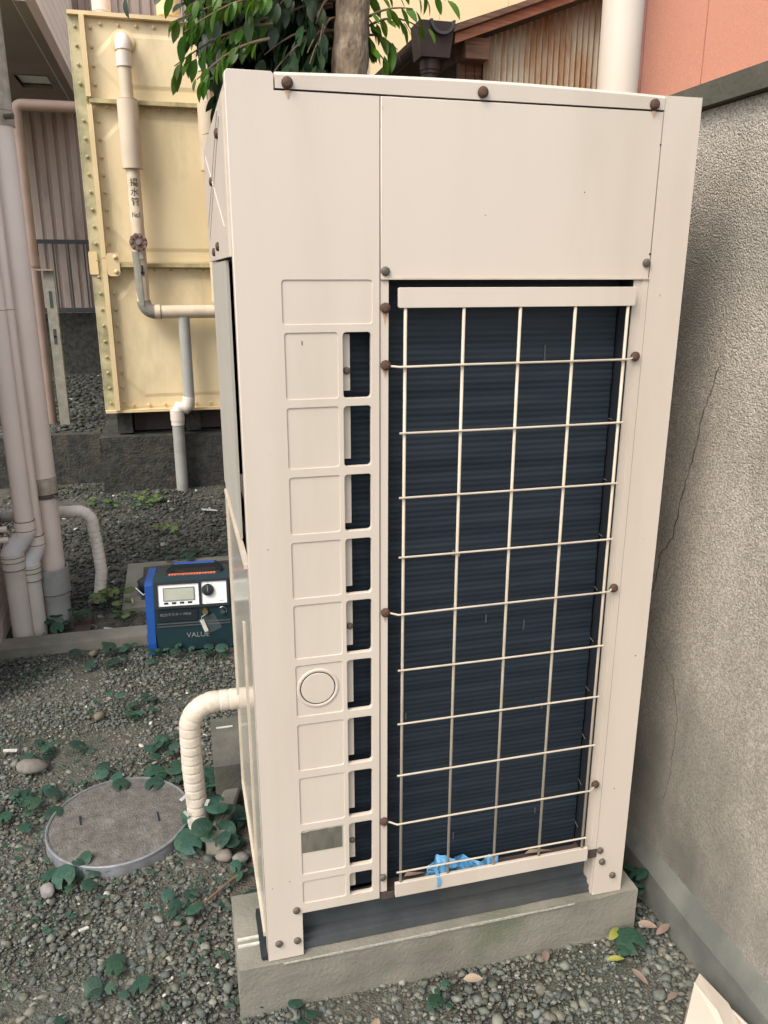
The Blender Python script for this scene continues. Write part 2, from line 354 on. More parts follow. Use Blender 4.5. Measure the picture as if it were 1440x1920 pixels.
def numesh(name, v, f, m, tint=None, smooth=False):
    me = bpy.data.meshes.new(name); k = f.shape[1]
    me.vertices.add(len(v)); me.vertices.foreach_set('co', v.astype('f').ravel())
    me.loops.add(f.size); me.loops.foreach_set('vertex_index', f.astype('i').ravel())
    me.polygons.add(len(f)); me.polygons.foreach_set('loop_start', np.arange(0, f.size, k, dtype='i'))
    if smooth: me.polygons.foreach_set('use_smooth', [True]*len(f))
    me.update(calc_edges=True)
    if tint is not None:
        at = me.color_attributes.new('tint', 'FLOAT_COLOR', 'POINT')
        at.data.foreach_set('color', np.concatenate([tint, np.ones((len(tint), 1))], 1).astype('f').ravel())
    me.materials.append(m); return me
PAL = np.array([1.10, 1.15, 1.09])*np.array([(.155, .16, .15), (.19, .19, .175), (.115, .125, .12), (.16, .17, .165), (.20, .185, .155), (.135, .13, .105), (.105, .12, .118), (.26, .25, .22), (.165, .148, .125), (.14, .15, .125)])
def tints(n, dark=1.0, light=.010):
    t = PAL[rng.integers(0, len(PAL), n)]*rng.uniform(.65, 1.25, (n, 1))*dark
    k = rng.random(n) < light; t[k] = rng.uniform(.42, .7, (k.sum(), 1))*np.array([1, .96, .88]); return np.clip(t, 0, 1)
def keepout(x, y):
    k = np.ones(len(x), bool)
    k &= ~((x > -.06) & (x < .855) & (y > -.005) & (y < 1.0)); k &= x < .93
    k &= ~(((x+.34)**2 + (y-.68)**2) < .195**2)
    k &= ~((y > 1.86) & (y < 1.99) & (x < -.29)); k &= ~((y > 4.44) & (x > -.64)); k &= y < 4.74
    k &= ~((x > -.42) & (x < .15) & (y > 2.2) & (y < 2.83)); k &= ~((x > -.29) & (x < .11) & (y > 1.74) & (y < 2.02))
    k &= ~((x < -.855) & (y < 2.35))
    return k
parts = []
def field(n, x0, x1, y0, y1, rlo, rhi, dark, sink=.35, patch=None, z=0, light=.010):
    x = rng.uniform(x0, x1, n); y = rng.uniform(y0, y1, n); k = keepout(x, y) if z == 0 else np.ones(n, bool)
    if patch is not None:
        nv = np.array([mnoise.noise((a*2.3, b*2.3, 5)) for a, b in zip(x, y)]); k &= nv > rng.uniform(-.9, patch, n)
    x, y = x[k], y[k]; r_ = rlo + (rhi-rlo)*rng.random(len(x))**2.2
    P = np.stack([x, y, z + r_*rng.uniform(-sink, .35, len(x)) - .002], 1); parts.append(stones(P, r_, tints(len(x), dark, light)))
field(34000, -1.0, .05, -.75, 2.0, .002, .006, .8, .4, light=.008)
field(17000, -1.0, .05, -.75, 2.0, .004, .0125, .85, .6, patch=.15)
field(330, -1.0, .0, -.75, 1.1, .011, .020, .95, .7)
field(9000, 0, .95, -.75, 0, .002, .0065, .9, .4)
field(3800, 0, .95, -.75, 0, .004, .0125, .9, .55)
field(150, 0, .95, -.75, 0, .012, .019, 1.0, .5)
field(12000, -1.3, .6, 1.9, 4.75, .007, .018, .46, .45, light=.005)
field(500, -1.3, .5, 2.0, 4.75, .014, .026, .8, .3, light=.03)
field(1500, .84, .94, -.3, 1.0, .006, .014, .8)
v = np.concatenate([p[0] for p in parts]); off = 0; F = []
for p in parts: F.append(p[1]+off); off += len(p[0])
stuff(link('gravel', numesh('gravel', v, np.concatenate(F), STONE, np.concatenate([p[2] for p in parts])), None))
parts = []
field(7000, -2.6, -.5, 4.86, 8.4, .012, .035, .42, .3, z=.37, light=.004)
v = np.concatenate([p[0] for p in parts])
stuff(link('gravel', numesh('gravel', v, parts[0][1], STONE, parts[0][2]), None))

# ------------------------------------------------------------------ right boundary wall
t = root('boundary_wall', 'grey rough rendered garden wall with dark coping and cracked face beside the air conditioner', 'wall', (1.05, .6, 0))
def wall_face():
    bm = B(.965, 1.12, -1.5, 2.45, .115, 1.80); return bm
mk('wall_body', wall_face(), CONCW, t, .004)
bm = bmesh.new(); N = 40
rows = []
for i in range(N+1):
    y = -1.5 + 3.95*i/N; d = .004*mnoise.noise((y*5, 0, 0)); e = .004*mnoise.noise((y*7, 4, 0))
    rows.append([bm.verts.new(q) for q in ((.928+d, y, -.02), (.934+d, y, .082+e), (.939+d, y, .089+e), (.9655, y, .121+e), (.99, y, .122), (.99, y, -.02))])
for i in range(N):
    for k in range(6): bm.faces.new([rows[i][k], rows[i+1][k], rows[i+1][(k+1) % 6], rows[i][(k+1) % 6]])
bm.faces.new(rows[0]); bm.faces.new(list(reversed(rows[-1])))
mk('footing', bm, FOOT, t)
for y0, y1 in ((-1.5, -.61), (-.605, .585), (.59, 1.78), (1.785, 2.45)):
    mk('coping', B(.943, 1.14, y0, y1, 1.802, 1.845), COPE, t, .005)
def ribbon(P, wd):
    bm = bmesh.new(); Q = []
    for i in range(len(P)-1):
        n = max(2, int(math.dist(P[i], P[i+1])/.012))
        for k in range(n): Q.append((P[i][0] + (P[i+1][0]-P[i][0])*k/n + U(-.003, .003), P[i][1] + (P[i+1][1]-P[i][1])*k/n + U(-.002, .002)))
    L_ = [(bm.verts.new((.9646, y - wd*U(.25, 1), z)), bm.verts.new((.9646, y + wd*U(.25, 1), z))) for y, z in Q]
    Bk = [(bm.verts.new((.9652, a.co.y, a.co.z)), bm.verts.new((.9652, b.co.y, b.co.z))) for a, b in L_]
    for i in range(len(Q)-1):
        bm.faces.new([L_[i][0], L_[i][1], L_[i+1][1], L_[i+1][0]])
        bm.faces.new([L_[i][0], L_[i+1][0], Bk[i+1][0], Bk[i][0]]); bm.faces.new([L_[i][1], Bk[i][1], Bk[i+1][1], L_[i+1][1]])
    return bm
CRK = [[(0.075,1.308),(0.105,1.215),(0.121,1.124),(0.154,0.986),(0.163,0.912),(0.204,0.858),(0.215,0.790),(0.241,0.683),(0.304,0.629),(0.362,0.602),(0.448,0.553)],
       [(0.241,0.678),(0.181,0.631),(0.106,0.588),(0.073,0.506),(0.075,0.348),(0.092,0.26)]]
for c, wd in zip(CRK, (.0026, .0016)): mk('crack', ribbon(c, wd), CRACK, t)

# ------------------------------------------------------------------ far right: salmon house, white duct, rusty shed, yellow house
t = root('salmon_house', 'salmon pink stucco house wall above the boundary wall', 'house', (4, 3, 0))
mk('wall', prism(bmesh.new(), [(2.20, 2.55), (2.527, 2.55), (2.527, 3.3), (2.66, 3.3)], 0, 6, 'Z'), PINK, t, .004)
mk('wall', prism(bmesh.new(), [(2.533, 2.55), (6.5, 2.55), (6.5, 7), (5.1, 7), (2.67, 3.31), (2.533, 3.31)], 0, 6, 'Z'), PINK, t, .004)
mk('expansion_joint', B(2.52, 2.54, 2.556, 2.9, 0, 6), PINKD, t)
mk('corner_trim', T([(2.175, 2.57, 0), (2.175, 2.57, 6)], .032, 12), PINKD, t, smooth=True)
t = root('rain_duct', 'thick cream white vertical pipe standing between rusty sheets and salmon wall', 'pipe', (2.01, 2.44, 0))
mk('pipe', T([(2.01, 2.44, 0), (2.01, 2.44, 6)], .094, 32), WPIPE, t, smooth=True)
for z in (1.2, 4.2): mk('clamp', T([(2.01, 2.44, z), (2.01, 2.44, z+.03)], .099, 32), BOLTG, t, smooth=True)

t = root('shed', 'old shed with rusty corrugated gable wall and reddish bargeboard', 'shed', (2.1, 4.5, 0))
def roofz(x): return 2.755 + .366*(x-1.60)
def corrugated(x0, x1, y, z0, ztop, amp, pitch, per=8, axis='X'):
    n = int((x1-x0)/pitch*per); bm = bmesh.new(); a = []
    for i in range(n+1):
        x = x0 + (x1-x0)*i/n; d = amp*math.sin(2*PI*(x-x0)/pitch); zt = ztop(x) if callable(ztop) else ztop
        a.append((bm.verts.new((x, y+d, z0)), bm.verts.new((x, y+d, zt))))
    for i in range(n): bm.faces.new([a[i][0], a[i+1][0], a[i+1][1], a[i][1]])
    solid(bm, geom=bm.faces[:], thickness=.0012)
    return bm
for i, (a, b) in enumerate(((1.815, 2.10), (2.075, 2.40), (2.375, 2.78))):
    mk('corrugated_sheet', corrugated(a, b, 3.70 - .004*i, 1.2, lambda x: roofz(x)-.01, .0105, .038), CORR, t, smooth=True)
for x0, x1 in ((1.66, 1.71), (1.715, 1.765), (1.77, 1.812)):
    mk('plank', B(x0, x1, 3.72, 3.745, 0, roofz(x0)-.03), WOODB, t, .003)
mk('wall', B(1.66, 2.79, 3.76, 7.4, 0, 2.70), WOODD, t)
mk('sill_board', B(1.813, 2.79, 3.715, 3.745, .0, 1.2), WOODD, t)
mk('beam_end', B(1.665, 1.81, 3.60, 3.79, 2.69, 2.80), WOODB, t, .006)
mk('bracket', B(1.775, 1.80, 3.69, 3.715, 2.45, 2.60), PVCL, t, .002)
bm = prism(bmesh.new(), [(1.585, 2.752), (2.85, roofz(2.85)), (2.85, roofz(2.85)+.052), (1.585, 2.802)], 3.56, 3.585); mk('bargeboard', bm, WOODR, t, .003)
bm = prism(bmesh.new(), [(1.565, 2.802), (2.85, roofz(2.85)+.054), (2.85, roofz(2.85)+.085), (1.565, 2.832)], 3.53, 3.57); mk('verge_board', bm, WOODB, t, .003)
bm = prism(bmesh.new(), [(1.50, 2.79), (2.85, roofz(2.85)+.04), (2.85, roofz(2.85)+.08), (1.50, 2.825)], 3.59, 7.4); mk('roof', bm, WOODD, t)
# gutter with its rain head
t = root('rain_gutter', 'dark brown roof gutter with square rain head and downpipe on shed corner', 'gutter', (1.46, 3.65, 0))
bm = bmesh.new()
prof = [(.055*math.cos(a), .055*math.sin(a)) for a in np.linspace(PI, 2*PI, 10)]; prof += [(.049*math.cos(a), .049*math.sin(a)) for a in np.linspace(2*PI, PI, 10)]
prism(bm, [(1.43+u, 2.80+v) for u, v in prof], 3.70, 7.4); mk('gutter_channel', bm, GUT, t, smooth=True)
mk('joint_band', T([(1.43, 5.0, 2.80), (1.43, 5.03, 2.80)], .058, 20), MBLK, t)
def frust(x0, x1, y0, y1, z0, a0, a1, b0, b1, z1):
    bm = bmesh.new(); v = [bm.verts.new(p) for p in ((x0, y0, z0), (x1, y0, z0), (x1, y1, z0), (x0, y1, z0), (a0, b0, z1), (a1, b0, z1), (a1, b1, z1), (a0, b1, z1))]
    for f in ((0, 3, 2, 1), (4, 5, 6, 7), (0, 1, 5, 4), (1, 2, 6, 5), (2, 3, 7, 6), (3, 0, 4, 7)): bm.faces.new([v[i] for i in f])
    return bm
h = mk('rain_head', frust(1.385, 1.555, 3.56, 3.72, 2.675, 1.368, 1.578, 3.545, 3.735, 2.855), GUT, t, .005)
bm = bmesh.new(); o1 = [(1.50+.075*math.cos(a), 2.858+.075*math.sin(a)) for a in np.linspace(PI, 2*PI, 14)] + [(1.50+.060*math.cos(a), 2.858+.060*math.sin(a)) for a in np.linspace(2*PI, PI, 14)]
prism(bm, o1, 3.525, 3.553); mk('gutter_end', bm, DARKSTEEL, h)
mk('outlet', T([(1.46, 3.64, 2.685), (1.46, 3.64, 2.62), (1.46, 3.64, 2.618), (1.46, 3.64, 2.60), (1.46, 3.64, 2.598), (1.46, 3.64, 0)], [.058, .058, .053, .053, .047, .047], 20), GUT, t, smooth=True)

t = root('yellow_house', 'pale yellow sided house far behind the shed and tree', 'house', (5, 9, 0))
for i, x in enumerate((2.14, 2.93, 3.72, 4.51, 5.3)):
    mk('siding_panel', B(x, x+.785, 8, 8.03, 0, 7), YEL, t, .006)
mk('wall', B(2.15, 6.1, 8.031, 13, 0, 6.99), YEL, t)
mk('corner_trim', B(2.06, 2.135, 7.985, 8.06, 0, 7), WPIPE, t, .005)
mk('corner_trim', B(3.985, 4.06, 7.975, 7.999, 0, 7), WPIPE, t, .004)

# ------------------------------------------------------------------ left background: rear wall, railing, canopy, beams
t = root('rear_wall', 'pinkish grey corrugated sheet wall on dark concrete base behind the tank', 'wall', (-.5, 8.6, 0))
mk('base', B(-4, 3, 8.6, 8.8, .2, 1.05), CONCD, t, .01)
x = -4.0; i = 0
while x < 1.9:
    bm = bmesh.new(); prof = []; w_ = .66; p_ = .11
    n = 6; a = []
    for k in range(n):
        for u, d in ((0, 0), (.060, 0), (.072, .025), (.098, .025)): a.append((x + k*p_ + u, 8.62 - .02*(i % 2)*.1 + d))
    a.append((x + n*p_ + .012, 8.62))
    for (z0, z1, dd) in ((1.05, 2.112, 0), (2.105, 5.6, -.004)):
        bmx = bmesh.new(); vv = [(bmx.verts.new((u, y+dd, z0)), bmx.verts.new((u, y+dd, z1))) for u, y in a]
        for q in range(len(vv)-1): bmx.faces.new([vv[q][0], vv[q+1][0], vv[q+1][1], vv[q][1]])
        solid(bmx, geom=bmx.faces[:], thickness=.001)
        mk('wall_sheet', bmx, CORRP, t)
    x += w_; i += 1
t = root('railing', 'dark metal railing in front of the pinkish corrugated wall', 'railing', (-1.3, 8.5, .37))
for z, hh in ((1.79, .045), (1.06, .05)): mk('rail', B(-2.0, -.2, 8.47, 8.51, z, z+hh), RAIL, t, .004)
x = -1.95
while x < -.25: mk('baluster', B(x, x+.016, 8.48, 8.50, 1.08, 1.8), RAIL, t); x += .16
for x in (-1.98, -.25): mk('post', B(x, x+.04, 8.47, 8.51, .3, 1.80), RAIL, t)

t = root('canopy', 'brown grey canopy underside with white siding above at upper left', 'canopy', (-2, 6, 3.1))
bm = bmesh.new(); OP = (-1.30, -1.02, 7.05, 7.62)
for a in ((-2.7, OP[0], 4.86, 8.58), (OP[1], -.935, 4.86, 8.58), (OP[0], OP[1], 4.86, OP[2]), (OP[0], OP[1], OP[3], 8.58)): box(bm, a[0], a[1], a[2], a[3], 3.16, 3.19)
bmesh.ops.remove_doubles(bm, verts=bm.verts, dist=1e-5); mk('soffit', bm, SOFF, t)
mk('fascia', B(-.933, -.86, 4.86, 8.58, 3.145, 3.30), SOFF, t, .006)
mk('edge_trim', B(-.945, -.934, 4.86, 8.58, 3.150, 3.159), PVCL, t)
mk('vent_frame', Bs([(OP[0]-.01, OP[1]+.01, OP[2]-.014, OP[2], 3.15, 3.2), (OP[0]-.01, OP[0], OP[2], OP[3], 3.15, 3.2), (OP[1], OP[1]+.01, OP[2], OP[3], 3.15, 3.2)]), SOFF, t)
mk('vent_box', Bs([(OP[0], OP[1], OP[3]-.003, OP[3]+.02, 3.2, 3.6), (OP[0]-.02, OP[0]-.001, OP[2], OP[3], 3.2, 3.6), (OP[1]+.001, OP[1]+.02, OP[2], OP[3], 3.2, 3.6)]), SOFF, t)
for k in range(6): mk('vent_slat', B(OP[0]+.02+k*.045, OP[0]+.045+k*.045, OP[2]+.02, OP[3]-.02, 3.21, 3.23), RAIL, t)
for k in range(14):
    mk('siding_board', B(-.90, -.87, 4.86, 8.58, 3.302+k*.11, 3.302+k*.11+.104), WHITE, t, .004)
mk('upper_wall', B(-2.7, -.901, 4.86, 8.58, 3.20, 4.9), WHITE, t)

t = root('salmon_downpipe', 'thin salmon coloured downpipe with horizontal run under the canopy', 'pipe', (-1.03, 5.2, .37))
bx = -1.045
mk('pipe', T([(bx, 5.2, .3), (bx, 5.2, 2.55)] + [(bx+.05-.05*math.cos(a), 5.2, 2.55+.05*math.sin(a)) for a in np.linspace(.2, PI/2, 6)] + [(.2, 5.2, 2.60)], .038, 18), PINKP, t, smooth=True)
mk('collar', T([(bx, 5.2, 1.53), (bx, 5.2, 1.60)], .044, 18), PINKP, t, smooth=True)
t = root('steel_post', 'grey slotted steel angle post beside salmon downpipe', 'post', (-.95, 5.1, .37))
mk('angle', merge(B(-.975, -.905, 5.10, 5.105, .3, 1.50), B(-.910, -.905, 5.106, 5.16, .3, 1.50)), GREYP, t)
for z in (1.30, 1.03, .98): mk('slot', B(-.95, -.93, 5.0975, 5.0995, z-.06*(z > 1.2), z+.06), RAIL, t)
mk('cap_plate', B(-1.02, -.90, 5.06, 5.17, 1.502, 1.512), PINKP, t)

# raised gravel bed behind, plinth
me_b = B(-4, -.66, 4.75, 8.6, -.02, .365); o = mk('raised_bed', me_b, CONCD, None, .01); struct(o)
t = root('tank_plinth', 'dark weathered concrete plinth under the cream water tank', 'plinth', (.2, 5, 0))
bm = B(-.645, 1.15, 4.45, 6.0, -.02, .385); bmesh.ops.subdivide_edges(bm, edges=bm.edges, cuts=12, use_grid_fill=True)
for v_ in bm.verts: v_.co += Vector((.006*mnoise.noise(v_.co*5), .008*mnoise.noise(v_.co*6+Vector((3, 0, 0))), .006*mnoise.noise(v_.co*5+Vector((0, 7, 0)))))
mk('plinth', bm, CONCD, t)

# ------------------------------------------------------------------ cream water tank
TY = 4.5
t = root('water_tank', 'cream bolted panel water tank with mossy left flange', 'tank', (.0, 5.0, .385))
x0, x1 = -.515, .485
def dished(zs0, zs1):
    """a panel pressed outwards: flat rim, raised octagon field"""
    bm = bmesh.new(); c = .07
    def octo(mg, y):
        a, b, d, e = x0+mg, x1-mg, zs0+mg, zs1-mg; k = max(0, .16 - mg*.5) if mg > 0 else 0.0001
        return [bm.verts.new((u, y, w_)) for u, w_ in ((a+k, d), (b-k, d), (b, d+k), (b, e-k), (b-k, e), (a+k, e), (a, e-k), (a, d+k))]
    r0, r1, r2_ = octo(.0, TY), octo(.065, TY), octo(.09, TY-.007)
    for A, Bq in ((r0, r1), (r1, r2_)):
        for i in range(8): bm.faces.new([A[i], A[(i+1) % 8], Bq[(i+1) % 8], Bq[i]])
    bm.faces.new(r2_); return bm
zr = [.567, 1.535, 2.515, 3.0]
for a, b in zip(zr[:-1], zr[1:]):
    bm = dished(a+.02, b-.02); mk('panel', bm, TANK, t, smooth=False)
mk('tank_body', B(-.54, .50, TY+.003, 5.6, .56, 3.0), TANK, t)
for z in (1.535, 2.515): mk('flange', B(-.50, .53, TY-.065, TY+.002, z-.012, z+.012), TANKF, t, .003)
mk('flange', B(-.585, .56, TY-.05, TY+.002, .556, .574), TANKL, t, .003)
mk('flange', B(-.585, .56, TY-.04, TY+.002, 2.99, 3.012), TANKL, t, .003)
mk('side_flange', B(-.580, -.515, TY-.008, TY+.012, .575, 2.989), TANKM, t, .003)
mk('tank_side', B(-.590, -.581, TY-.006, 5.6, .56, 3.005), TANKM, t)
for a, b in ((.575, 1.49), (1.58, 2.49), (2.535, 2.985)):
    mk('corner_bar', B(-.517, -.487, TY-.07, TY-.009, a, b), TANKL, t, .003)
mk('bar_joint', B(-.517, -.487, TY-.068, TY-.009, 1.492, 1.578), TANKL, t, .003)
mk('bracket', sheet([rrect(-.485, -.405, 1.465, 1.61, .02)], TY-.075, TY-.068), TANKL, t)
mk('bracket', sheet([rrect(-.60, -.545, 1.475, 1.62, .01)], TY-.02, TY-.0085), TANKL, t)
TB = bolt_mesh('tank_bolt', TANKL, .0105, .015); TBM = bolt_mesh('tank_bolt', TANKM, .0110, .013)
z = .62
while z < 2.96:
    if min(abs(z-q) for q in zr) > .03:
        put('bolt', TBM, t, (-.547, TY-.008, z)); put('bolt', TB, t, (-.460, TY-.002, z))
    z += .105
for k in range(9):
    xx = -.40+k*.106; put('bolt', TB, t, (xx, TY-.002, .60)); put('bolt', TB, t, (xx, TY-.002, 2.955))
    put('bolt', TBM, t, (xx, TY-.03, 2.49), (PI/2, 0, 0)); put('bolt', TBM, t, (xx, TY-.03, 1.512), (PI/2, 0, 0))
for z in (1.495, 1.585): put('bolt', TB, t, (-.43, TY-.075, z), (0, 0, 0), (1.3, 1, 1.3))
for xx in (-.52, -.05, .40):
    mk('support_beam', B(xx, xx+.10, TY+.03, 5.6, .40, .55), CONCD, t, .004)
mk('support_beam', B(-.41, .39, TY+.12, TY+.2, .40, .54), BROWNP, t, .004)
for xx, m in ((-.40, PVC), (.02, TANKL)):
    mk('vent_pipe', T([(xx, 4.85, 3.0), (xx, 4.85, 3.11), (xx, 4.85, 3.112), (xx, 4.85, 3.30)], [.055, .055, .075 if m is TANKL else .06, .075 if m is TANKL else .06], 20), m, t, smooth=True)

# tank pipes (lagged)
def tank_pipe(px, label, printed):
    t = root('lagged_pipe', label, 'pipe', (px, 4.38, 0)); PY = 4.385
    el = [(px, PY+.13, 2.86)] + [(px, PY+.07-.07*math.sin(a), 2.79+.07*math.cos(a)) for a in np.linspace(0, PI/2, 7)]
    mk('elbow', T(el, .046, 20), PVCL, t, smooth=True)
    mk('pipe', T([(px, PY, 2.80), (px, PY, 2.50)], [.040, .040], 24), TANKP, t, smooth=True)
    mk('collar', T([(px, PY, 2.70), (px, PY, 2.78)], .0475, 24), PVCL, t, smooth=True)
    mk('jacket', T([(px, PY, 2.12), (px, PY, 2.13), (px, PY, 2.515)], [.062, .064, .064], 28), TANKP, t, smooth=True)
    mk('pipe', T([(px, PY, 2.12), (px, PY, 1.30)], [.042, .042], 24), TANKP, t, smooth=True)
    mk('rust_gap', T([(px, PY, 2.5145), (px, PY, 2.522)], .060, 24), CORR, t, smooth=True)
    mk('flange_ring', lathe(bmesh.new(), [(.055, 0), (.07, .003), (.07, .012), (.055, .014)], (px, PY+.09, 2.86), 24, 'Y'), TANKL, t, smooth=True)
    return t, PY
tp, PY = tank_pipe(-.272, 'lagged cream pipe with black lettering running down the water tank front', True)
q = -.272
wh = lathe(bmesh.new(), [(.012, 0), (.05, 0), (.056, -.006), (.05, -.012), (.012, -.012)], (q, PY-.075, 1.675), 24, 'Y'); hub = mk('valve', wh, VALVE, tp, smooth=True)
for k in range(10):
    a = k*2*PI/10; mk('handwheel_lobe', T([(q+.046*math.cos(a), PY-.085, 1.675+.046*math.sin(a)), (q+.046*math.cos(a), PY-.098, 1.675+.046*math.sin(a))], .011, 8), VALVE, hub, smooth=True)
mk('valve_stem', T([(q, PY-.03, 1.675), (q, PY-.11, 1.675)], .016, 12), GREYP, tp, smooth=True)
mk('valve_tag', B(q-.002, q+.022, PY-.055, PY-.052, 1.575, 1.625), PVCL, tp, .001)
# peeled lagging strip on the lower left of the pipe, elbow, cross run
bm = bmesh.new(); aa = []
for k in range(7):
    a = R(180 + 14*k); aa.append((q+.046*math.cos(a), PY+.046*math.sin(a)))
vv = [(bm.verts.new((u, w_, 1.62)), bm.verts.new((u+.01, w_, 1.28))) for u, w_ in aa]
for k in range(6): bm.faces.new([vv[k][0], vv[k+1][0], vv[k+1][1], vv[k][1]])
solid(bm, geom=bm.faces[:], thickness=.003); mk('torn_lagging', bm, GREYP, tp, smooth=True)
el = [(q, PY, 1.31)] + [(q+.075-.075*math.cos(a), PY, 1.31-.075*math.sin(a)) for a in np.linspace(0, PI/2, 8)] + [(-.16, PY, 1.235)]
mk('elbow', T(el, .045, 22), GREYP, tp, smooth=True)
mk('elbow_cap', T([(-.205, PY, 1.237), (-.17, PY, 1.237)], .0475, 22), TANKP, tp, smooth=True)
mk('cross_pipe', T([(-.17, PY, 1.236), (.29, PY, 1.236)], .043, 22), TANKP, tp, smooth=True)
mk('drop_pipe', T([(-.02, PY, 1.20), (-.02, PY, .63)], .038, 22), PVCG, tp, smooth=True)
mk('elbow', T([(-.02, PY, .66)] + [(-.03-.02*s, PY, .605-.02*s) for s in (0, 1)] + [(-.09, PY, .59), (-.108, PY, .55)], [.043, .046, .046, .045, .045], 22), PVCL, tp, smooth=True)
mk('collar', T([(-.108, PY, .575), (-.108, PY, .50), (-.108, PY, .499), (-.108, PY, .468)], [.049, .049, .046, .046], 22), PVCL, tp, smooth=True)
mk('drop_pipe', T([(-.108, PY, .50), (-.108, PY, -.02)], .041, 22), PVCG, tp, smooth=True)
def wrap_text(s, size, px, py, z, r_, parent, sx=1):
    bm = text(s, size, .0005)
    for v_ in bm.verts:
        a = sx*v_.co.x/r_ ; rr = r_ + .0012 + v_.co.z
        v_.co = Vector((px + rr*math.sin(a), py - rr*math.cos(a), z + v_.co.y))
    mk('lettering', bm, BLACK, parent)
for s, z, sz in (('揚', 2.035, .052), ('水', 1.977, .052), ('管', 1.919, .052), ('No1', 1.842, .046)): wrap_text(s, sz, q, PY, z, .042, tp, .66 if s == 'No1' else 1)
bm = bmesh.new(); vs = [bm.verts.new((q+.01+u, PY-.0435 - .001, 1.50+w_)) for u, w_ in ((-.006, .035), (.006, .035), (.006, -.005), (.016, -.005), (0, -.035), (-.016, -.005), (-.006, -.005))]
f = bm.faces.new(vs); solid(bm, geom=[f], thickness=.0006); mk('arrow_mark', bm, BLACK, tp)
tank_pipe(.215, 'lagged cream pipe at the tank right side partly behind leaves', False)

# ------------------------------------------------------------------ tree
t = root('tree', 'broadleaf tree with pale trunk and drooping glossy green leaves', 'tree', (.76, 2.6, 0))
TR = [(.69, 2.60, 0), (.71, 2.6, .8), (.735, 2.6, 1.6), (.748, 2.6, 2.2), (.756, 2.6, 2.36), (.768, 2.6, 2.52), (.775, 2.6, 2.66), (.80, 2.62, 3.1), (.80, 2.66, 3.8)]
bm = bmesh.new()
pts = [Vector(p) for p in TR]; P2 = []; R2 = []
for i in range(len(pts)-1):
    for k in range(6):
        P2.append(pts[i].lerp(pts[i+1], k/6)); R2.append(.106 - .0045*(i+k/6) + .003*math.sin(i*3+k))
tube(bm, P2, [r_*(.94) for r_ in R2], 22, True, .025); mk('trunk', bm, BARK, t, smooth=True)
def leafmesh(L_, W_, n=6, cup=.18, m=LEAFT, droop=.25):
    bm = bmesh.new(); rows = []
    for i in range(n+1):
        s = i/n; w_ = W_*math.sin(PI*min(1, s*.96+.02))**.8*(1-.25*s) if i not in (0, n) else .0005
        y = L_*s; z = -droop*L_*s*s
        rows.append([bm.verts.new((-w_, y, z + cup*w_)), bm.verts.new((0, y, z)), bm.verts.new((w_, y, z + cup*w_))])
    for i in range(n):
        for k in (0, 1): bm.faces.new([rows[i][k], rows[i+1][k], rows[i+1][k+1], rows[i][k+1]])
    me = bpy.data.meshes.new('leaf'); bm.to_mesh(me); bm.free(); me.materials.append(m)
    me.polygons.foreach_set('use_smooth', [True]*len(me.polygons)); return me
LM = [leafmesh(.085, .021, droop=.2), leafmesh(.098, .024, droop=.35), leafmesh(.074, .020, droop=.1)]
LMD = [leafmesh(.115, .030, m=LEAFD, droop=.3), leafmesh(.10, .026, m=LEAFD, droop=.15)]
def leaf_rot(d, roll_):
    d = d.normalized(); q_ = d.to_track_quat('Y', 'Z'); return (q_.to_matrix().to_4x4() @ Matrix.Rotation(roll_, 4, 'Y')).to_euler()
rr = random.Random(3); leaves = []
def spray(a, b, sag, n, spread=.03, dark=False, hang=.8):
    a, b = Vector(a), Vector(b); pts = [a.lerp(b, k/8) + Vector((0, 0, sag*math.sin(PI*k/8))) for k in range(9)]
    mk('branch', T(pts, [.007-.0006*k for k in range(9)], 7), TWIG, t, smooth=True)
    for i in range(n):
        s = .12 + .88*i/max(1, n-1); k = min(7, int(s*8)); p = pts[k].lerp(pts[k+1], s*8-k)
        ax = (pts[k+1]-pts[k]).normalized(); side = ax.cross(Vector((0, 0, 1))).normalized()*(1 if i % 2 else -1)
        d = ax*rr.uniform(.3, .8) + side*rr.uniform(.1, .6) + Vector((0, 0, -rr.uniform(hang*.5, hang*1.3)))
        leaves.append((p + Vector((rr.uniform(-1, 1), rr.uniform(-1, 1), rr.uniform(-.5, .3)))*spread, d, rr.uniform(-.7, .7), dark, rr.uniform(.75, 1.15)))
hub_ = lambda z: (.73, 2.6, z)
# left side, bright against the tank
for a, b, s, n in (((.45, 2.5, 2.62), (-.02, 2.5, 2.475), .02, 24), ((.42, 2.45, 2.60), (.03, 2.45, 2.43), .03, 22), ((.40, 2.5, 2.50), (-.015, 2.5, 2.315), .035, 24),
                   ((.38, 2.45, 2.43), (.07, 2.4, 2.25), .03, 22), ((.4, 2.55, 2.72), (.0, 2.55, 2.60), .03, 18), ((.42, 2.5, 2.70), (.06, 2.5, 2.54), .03, 20),
                   ((.45, 2.6, 2.56), (.12, 2.55, 2.38), .03, 13), ((.3, 2.5, 2.78), (.02, 2.45, 2.68), .02, 9)):
    spray(a, b, s, n)
# middle mass, darker and denser
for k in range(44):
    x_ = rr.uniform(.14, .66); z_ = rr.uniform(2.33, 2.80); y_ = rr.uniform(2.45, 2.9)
    spray((.70, 2.66 + rr.uniform(-.02, .1), min(2.85, z_ + rr.uniform(.1, .25))), (min(x_, .60), y_, z_ - .02), .04, 9, .045, True, .9)
